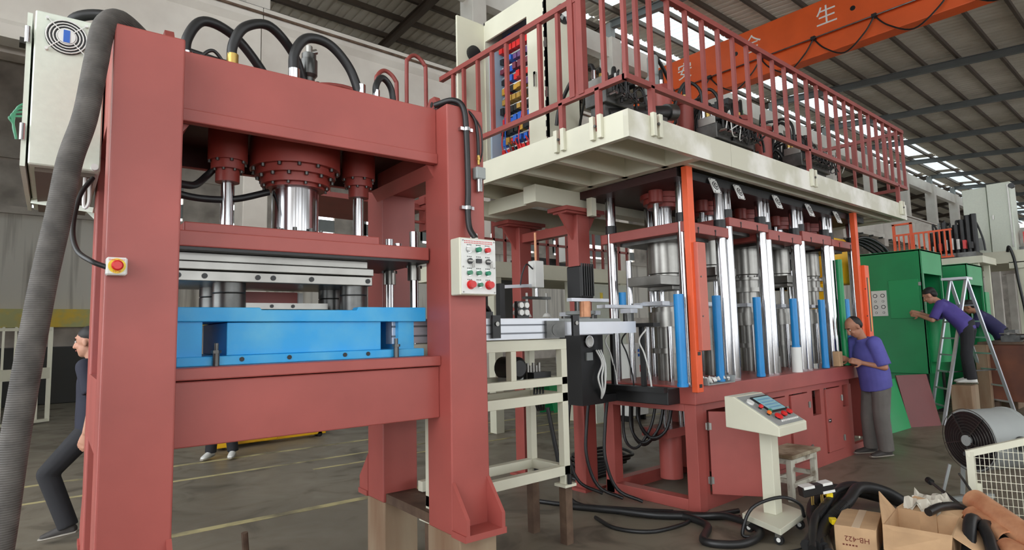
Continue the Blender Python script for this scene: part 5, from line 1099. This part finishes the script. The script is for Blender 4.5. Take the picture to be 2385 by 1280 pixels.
la = thing('step_ladder', 'aluminium A-frame ladder standing at the nearer green machine', 'ladder', (12.2,2.75,0))
apex = Vector((12.02,2.78,2.3)); fA = [Vector((12.72,2.30,0)), Vector((13.1,2.66,0))]; fB = [Vector((11.3,2.95,0)), Vector((11.75,3.24,0))]
for f_, nm in ((fA, 'rear'), (fB, 'front')):
    t0, t1 = apex+Vector((-.12,-.16,0)), apex+Vector((.14,.12,0))
    for q, t in ((f_[0], t0), (f_[1], t1)): B().bar(q, t, .05, .025).obj('stile', ALU, la)
    for k in range(7): s = .12+.115*k; B().bar(f_[0].lerp(t0,s), f_[1].lerp(t1,s), .03, .025).obj('rung', ALU, la)
B().box(11.85, 12.2, 2.6, 2.95, 2.28, 2.32).obj('top_cap', ALU, la); B().bar(fA[0].lerp(apex,.35), fB[0].lerp(apex,.35), .02, .02).obj('spreader', DSTEEL, la)

bn = thing('rusty_bench', 'rusty brown steel bench with tools at the right edge', 'bench', (13.2,2.3,0))
B().box(12.9, 14.0, 1.9, 2.72, .25, 1.2).obj('body', mat('rust_brown_paint',(112,62,38),.6,rgb2=(86,46,32),scale=3), bn, bevel=.01)
for x in (12.95, 13.85): B().box(x, x+.1, 1.95, 2.05, 0, .25).box(x, x+.1, 2.55, 2.65, 0, .25).obj('leg', IRON, bn)
B().box(12.85, 14.05, 1.86, 2.76, 1.2, 1.24).obj('top', IRON, bn)
vz = thing('bench_vise', 'grey steel vise on the rusty bench', 'vise', (13.1,2.3,1.24)); B().box(12.95, 13.2, 2.2, 2.45, 1.24, 1.34).obj('base', DSTEEL, vz); B().box(12.95, 13.25, 2.25, 2.4, 1.34, 1.44).obj('jaw', DSTEEL, vz); B().cyl((12.8,2.32,1.38), (12.95,2.32,1.38), .02).obj('screw', STEEL, vz); B().cyl((12.82,2.2,1.38), (12.82,2.44,1.38), .01).obj('handle', STEEL, vz)
sf = thing('brass_shaft', 'brass-ended shaft lying on the rusty bench', 'shaft', (13.3,2.1,1.24)); B().cyl((13.0,2.35,1.32), (13.3,1.95,1.32), .05).obj('shaft', DSTEEL, sf); B().cyl((13.18,2.11,1.32), (13.24,2.03,1.32), .08).obj('collar', BRASS, sf)
tag(B().box(12.72, 12.85, 2.6, 2.78, 0, 1.2, .01).obj('timber_post', WOODB), 'pale timber post against the end of the rusty bench', 'post')

# cream machine on legs far right with cabinets on top
rm = thing('cream_platform_machine', 'cream steel platform on posts behind the green machines at the right edge', 'platform', (18.5,3.3,0))
B().box(18.0, 21, 2.2, 4.5, 2.95, 3.2).obj('deck_beam', CREAM, rm); B().box(17.9, 18.0, 2.2, 4.5, 2.93, 3.22).obj('deck_edge', CREAM, rm)
for x, y in ((18.1,2.9),(18.1,4.3),(20.6,2.9),(20.6,4.3),(19.3,2.9)):
    B().box(x-.11, x+.11, y-.11, y+.11, 0, 2.95).obj('post', CREAM, rm); B().box(x-.2, x+.2, y-.2, y+.2, 2.8, 2.95).obj('capital', CREAM, rm)
B().box(18.0, 20.6, 2.85, 2.95, 2.3, 2.4).obj('tie', CREAM, rm)
B().tube([(17.88,3.1,3.2), (17.8,3.05,3.3), (17.82,2.98,3.0), (17.85,2.95,2.5), (17.9,2.9,1.9), (17.88,2.88,1.5)], .03, 8).obj('cable', BLACK, rm, smooth=60)
wc = thing('white_cabinet', 'pair of pale grey switch cabinets on the cream platform at the right edge', 'cabinet', (18.3,3.4,3.2))
B().box(18.05, 18.6, 3.42, 3.9, 3.2, 4.82, .01).obj('cabinet', PALE, wc); B().box(18.0, 18.55, 2.95, 3.40, 3.2, 4.86, .01).obj('cabinet', PALE, wc)
B().box(18.04, 18.05, 3.55, 3.8, 3.3, 3.6).obj('vent', GREYM, wc); B().box(17.97, 18.0, 3.3, 3.33, 4.0, 4.1).obj('handle', STEEL, wc); B().box(17.98, 18.0, 2.98, 3.01, 3.3, 4.8).obj('hinge', STEEL, wc)
B().cyl((17.98,2.93,4.75), (18.1,2.93,4.75), .06).obj('lamp', BTN['black'], wc)
def hydro(nm, x, y, z, n, label, h=.8):
    t = thing(nm, label, 'hydraulics', (x,y,z), 0, 'distant hydraulic units')
    B().box(x-.3, x+.3, y-.5, y+.5, z, z+.12).obj('base', DSTEEL, t)
    for k in range(n):
        yy = y-.45+.9*k/n; B().cyl((x,yy,z+.1), (x,yy,z+h*(.6+.4*random.random())), .06, n=12).obj('cylinder', BLACKP, t, smooth=30)
        arc_hose(t, (x+.05,yy,z+h*.7), (x+.1,yy+random.uniform(-.3,.3),z+.15), .25+.2*random.random(), .02, random.choice([BLACK,BLACK,GREYM]), False)
        B().box(x-.28, x-.18, yy, yy+.06, z+.2, z+.3+.2*random.random()).obj('valve', random.choice([BLACKP,STEEL,BTN['red']]), t)
hydro('hydraulic_unit', 16.5, 3.85, 3.0, 8, 'dark hydraulic cylinders and pipes behind the nearer green machine', 1.0)
hydro('hydraulic_unit', 18.6, 2.5, 3.2, 6, 'black hoses and pipes beside the pale cabinets at the right edge', 1.0)
tag(B().box(16.0, 17.2, 3.2, 5.2, 2.85, 3.0).box(16.1,16.2,3.3,3.4,0,2.85).box(16.1,16.2,5.0,5.1,0,2.85).box(17.0,17.1,3.3,3.4,0,2.85).box(17.0,17.1,5.0,5.1,0,2.85).obj('cream_deck', CREAM), 'cream deck carrying the dark hydraulic cylinders', 'platform')
orl = thing('orange_rail', 'orange guard rail on the far deck above the nearer green machine', 'railing', (16,4.4,3.0))
B().box(15.98, 16.02, 3.7, 4.82, 3.62, 3.66).obj('top_rail', ORANGEP, orl); B().box(15.98, 16.02, 3.7, 4.82, 3.02, 3.06).obj('lower_rail', ORANGEP, orl)
for k in range(11): B().box(15.985, 16.015, 3.72+.1*k, 3.75+.1*k, 3.04, 3.64).obj('baluster', ORANGEP, orl)
for y in (4.45, 4.8): B().box(15.97, 16.03, y, y+.05, 3.0, 3.9).obj('post', ORANGEP, orl)
B().box(15.97, 16.03, 4.45, 4.85, 3.87, 3.91).obj('gate_bar', ORANGEP, orl)
# yellow machine behind the last stations
ym_ = thing('yellow_machine', 'bright yellow machine partly seen behind the chrome columns', 'machine', (11.7,4.9,0))
B().box(11.6, 12.5, 4.5, 5.4, 2.35, 3.2, .02).obj('upper_body', YELLOW, ym_); B().box(10.9, 11.6, 4.7, 5.3, 2.25, 2.35).obj('arm', YELLOW, ym_); B().box(10.9, 11.05, 4.65, 5.35, 2.25, 2.9).obj('arm_end', YELLOW, ym_); B().box(11.0, 12.2, 4.6, 4.75, 1.85, 1.98).obj('cross_bar', YELLOW, ym_)
B().box(11.2, 12.6, 4.8, 5.4, 0, 1.6).obj('base', DSTEEL, ym_); B().box(11.5, 12.0, 4.8, 5.2, 1.6, 2.35).obj('neck', YELLOW, ym_)
for k in range(4): B().tube([(12.1,4.45+.05*k,3.1), (12.6,4.3+.05*k,3.25-.03*k), (13.0,4.1+.05*k,3.05-.04*k), (13.15,4.0+.05*k,2.7)], .03, 8).obj('hose', BLACK, ym_, smooth=60)
B().tube([(12.0,4.45,3.2), (12.25,4.35,3.0), (12.3,4.3,2.7), (12.45,4.28,2.55)], .015, 6).obj('thin_hose', BLACK, ym_, smooth=60)
# yellow pallet truck beyond the press bed
yt = thing('pallet_truck', 'yellow pallet truck forks on the floor behind the red press bed', 'pallet truck', (3.3,9.7,0))
B().box(3.35, 4.15, 9.6, 9.78, .04, .13, .008).obj('fork', YELLOW, yt); B().box(3.35, 4.15, 10.05, 10.23, .04, .13, .008).obj('fork', YELLOW, yt)
B().box(2.75, 3.35, 9.55, 10.28, .05, .25, .01).obj('body', YELLOW, yt); B().box(2.45, 2.75, 9.45, 9.75, .04, .30, .01).obj('wheel_arch', YELLOW, yt); B().cyl((2.9,9.9,.25), (2.5,9.9,1.1), .025).obj('handle', YELLOW, yt)
for x in (4.05, 2.6): B().cyl((x,9.6,.04), (x,9.78,.04), .04).obj('wheel', BLACK, yt, smooth=30)

# ================================================================== far bay behind the column row
bm_ = thing('far_press_line', 'cream platform machine with dark red railing in the far aisle', 'machine', (8.3,8.4,0))
B().box(5.6, 9.6, 7.6, 9.2, 2.5, 2.76).obj('deck', CREAM, bm_)
for x in (6.2, 8.0, 9.4):
    for y in (7.7, 9.0): B().box(x-.08, x+.08, y-.08, y+.08, 0, 2.5).obj('post', CREAM, bm_)
B().box(5.6, 9.6, 7.6, 7.64, 3.55, 3.59).obj('top_rail', RED2, bm_); B().box(5.6, 9.6, 7.6, 7.64, 3.1, 3.14).obj('lower_rail', RED2, bm_)
for k in range(17): B().box(5.62+.245*k, 5.66+.245*k, 7.6, 7.64, 2.76, 3.57).obj('baluster', RED2, bm_)
B().box(7.5, 8.4, 8.2, 8.8, 2.76, 2.98).obj('valve_bank', BLACKP, bm_); B().box(8.1, 8.3, 7.9, 8.1, 2.9, 3.6).obj('gauge_board', WHITE, bm_)
for z in (3.05, 3.25, 3.45): B().cyl((8.2,7.895,z), (8.2,7.885,z), .06).obj('gauge', BTN['black'], bm_)
B().box(7.75, 8.8, 7.0, 7.5, 1.6, 2.4, .01).obj('upper_box', PALE, bm_); B().box(8.0,8.06,6.99,7.0,2.1,2.25).obj('plate', BTN['yellow'], bm_)
B().box(7.9, 8.8, 7.1, 7.6, 0, 1.55, .01).obj('lower_box', PALE, bm_)
B().box(6.0, 7.3, 8.0, 8.8, 1.3, 2.5).obj('dark_unit', mat('dark_machine_body',(70,68,66),.6), bm_)
fcb = thing('keypad_cabinet', 'white cabinet with red rotary switch and keypad seen under the transfer bed', 'cabinet', (8.65,6.9,0))
B().box(8.4, 8.9, 6.75, 7.05, .1, 1.35, .01).obj('body', WHITE, fcb); k = B().cyl((8.52,6.75,1.2), (8.52,6.73,1.2), .05).obj('switch_plate', BTN['yellow'], fcb); B().cyl((8.52,6.73,1.2), (8.52,6.71,1.2), .03).obj('switch_knob', BTN['red'], k)
for i in range(3):
    for j in range(2): B().box(8.66+.06*i, 8.7+.06*i, 6.742, 6.75, 1.12+.08*j, 1.17+.08*j).obj('key', BTN['blue'], fcb)
B().box(8.7, 8.76, 6.744, 6.75, .85, .97).obj('warning_label', BTN['red'], fcb); B().box(8.42,8.46,6.8,7.0,0,.1).box(8.84,8.88,6.8,7.0,0,.1).obj('foot', BLACKP, fcb)
# cream slatted gate, left
ga = thing('slatted_fence', 'cream slatted steel fence panel in the far aisle at the left edge', 'fence', (.1,14.6,0))
ax_, ay = Vector((-1.2,14.45,0)), Vector((.85,15.6,0)); gd = (ay-ax_).normalized(); GL = (ay-ax_).length
for z in (.06, 1.0, 1.88): B().bar(ax_+Vector((0,0,z)), ay+Vector((0,0,z)), .05, .06 if z != 1.0 else .22).obj('rail', CREAM, ga)
for k in range(12): q = ax_+gd*(GL*k/11); B().bar(q+Vector((0,0,.03)), q+Vector((0,0,1.93)), .04 if k % 11 else .08, .04).obj('slat', CREAM, ga)
yp_ = thing('yellow_panel_row', 'row of yellow and green sheet panels on the far wall at the left', 'panel row', (2,26.5,2.1))
AMB = mat('amber_sheet', (244,204,70), .5, scale=1.5, rgb2=(200,196,130), lo=.4, hi=.6)
for k in range(9): B().box(-3.5+1.6*k, -1.95+1.6*k, 26.3, 26.58, 2.15, 2.78).obj('sheet', AMB, yp_)
dk = tag(B().box(-3, 3.2, 20.2, 22, 0, 1.5, .02).obj('dark_machine', mat('dark_far_machine',(60,60,58),.7)), 'dark low machine beyond the slatted fence at the left', 'machine')
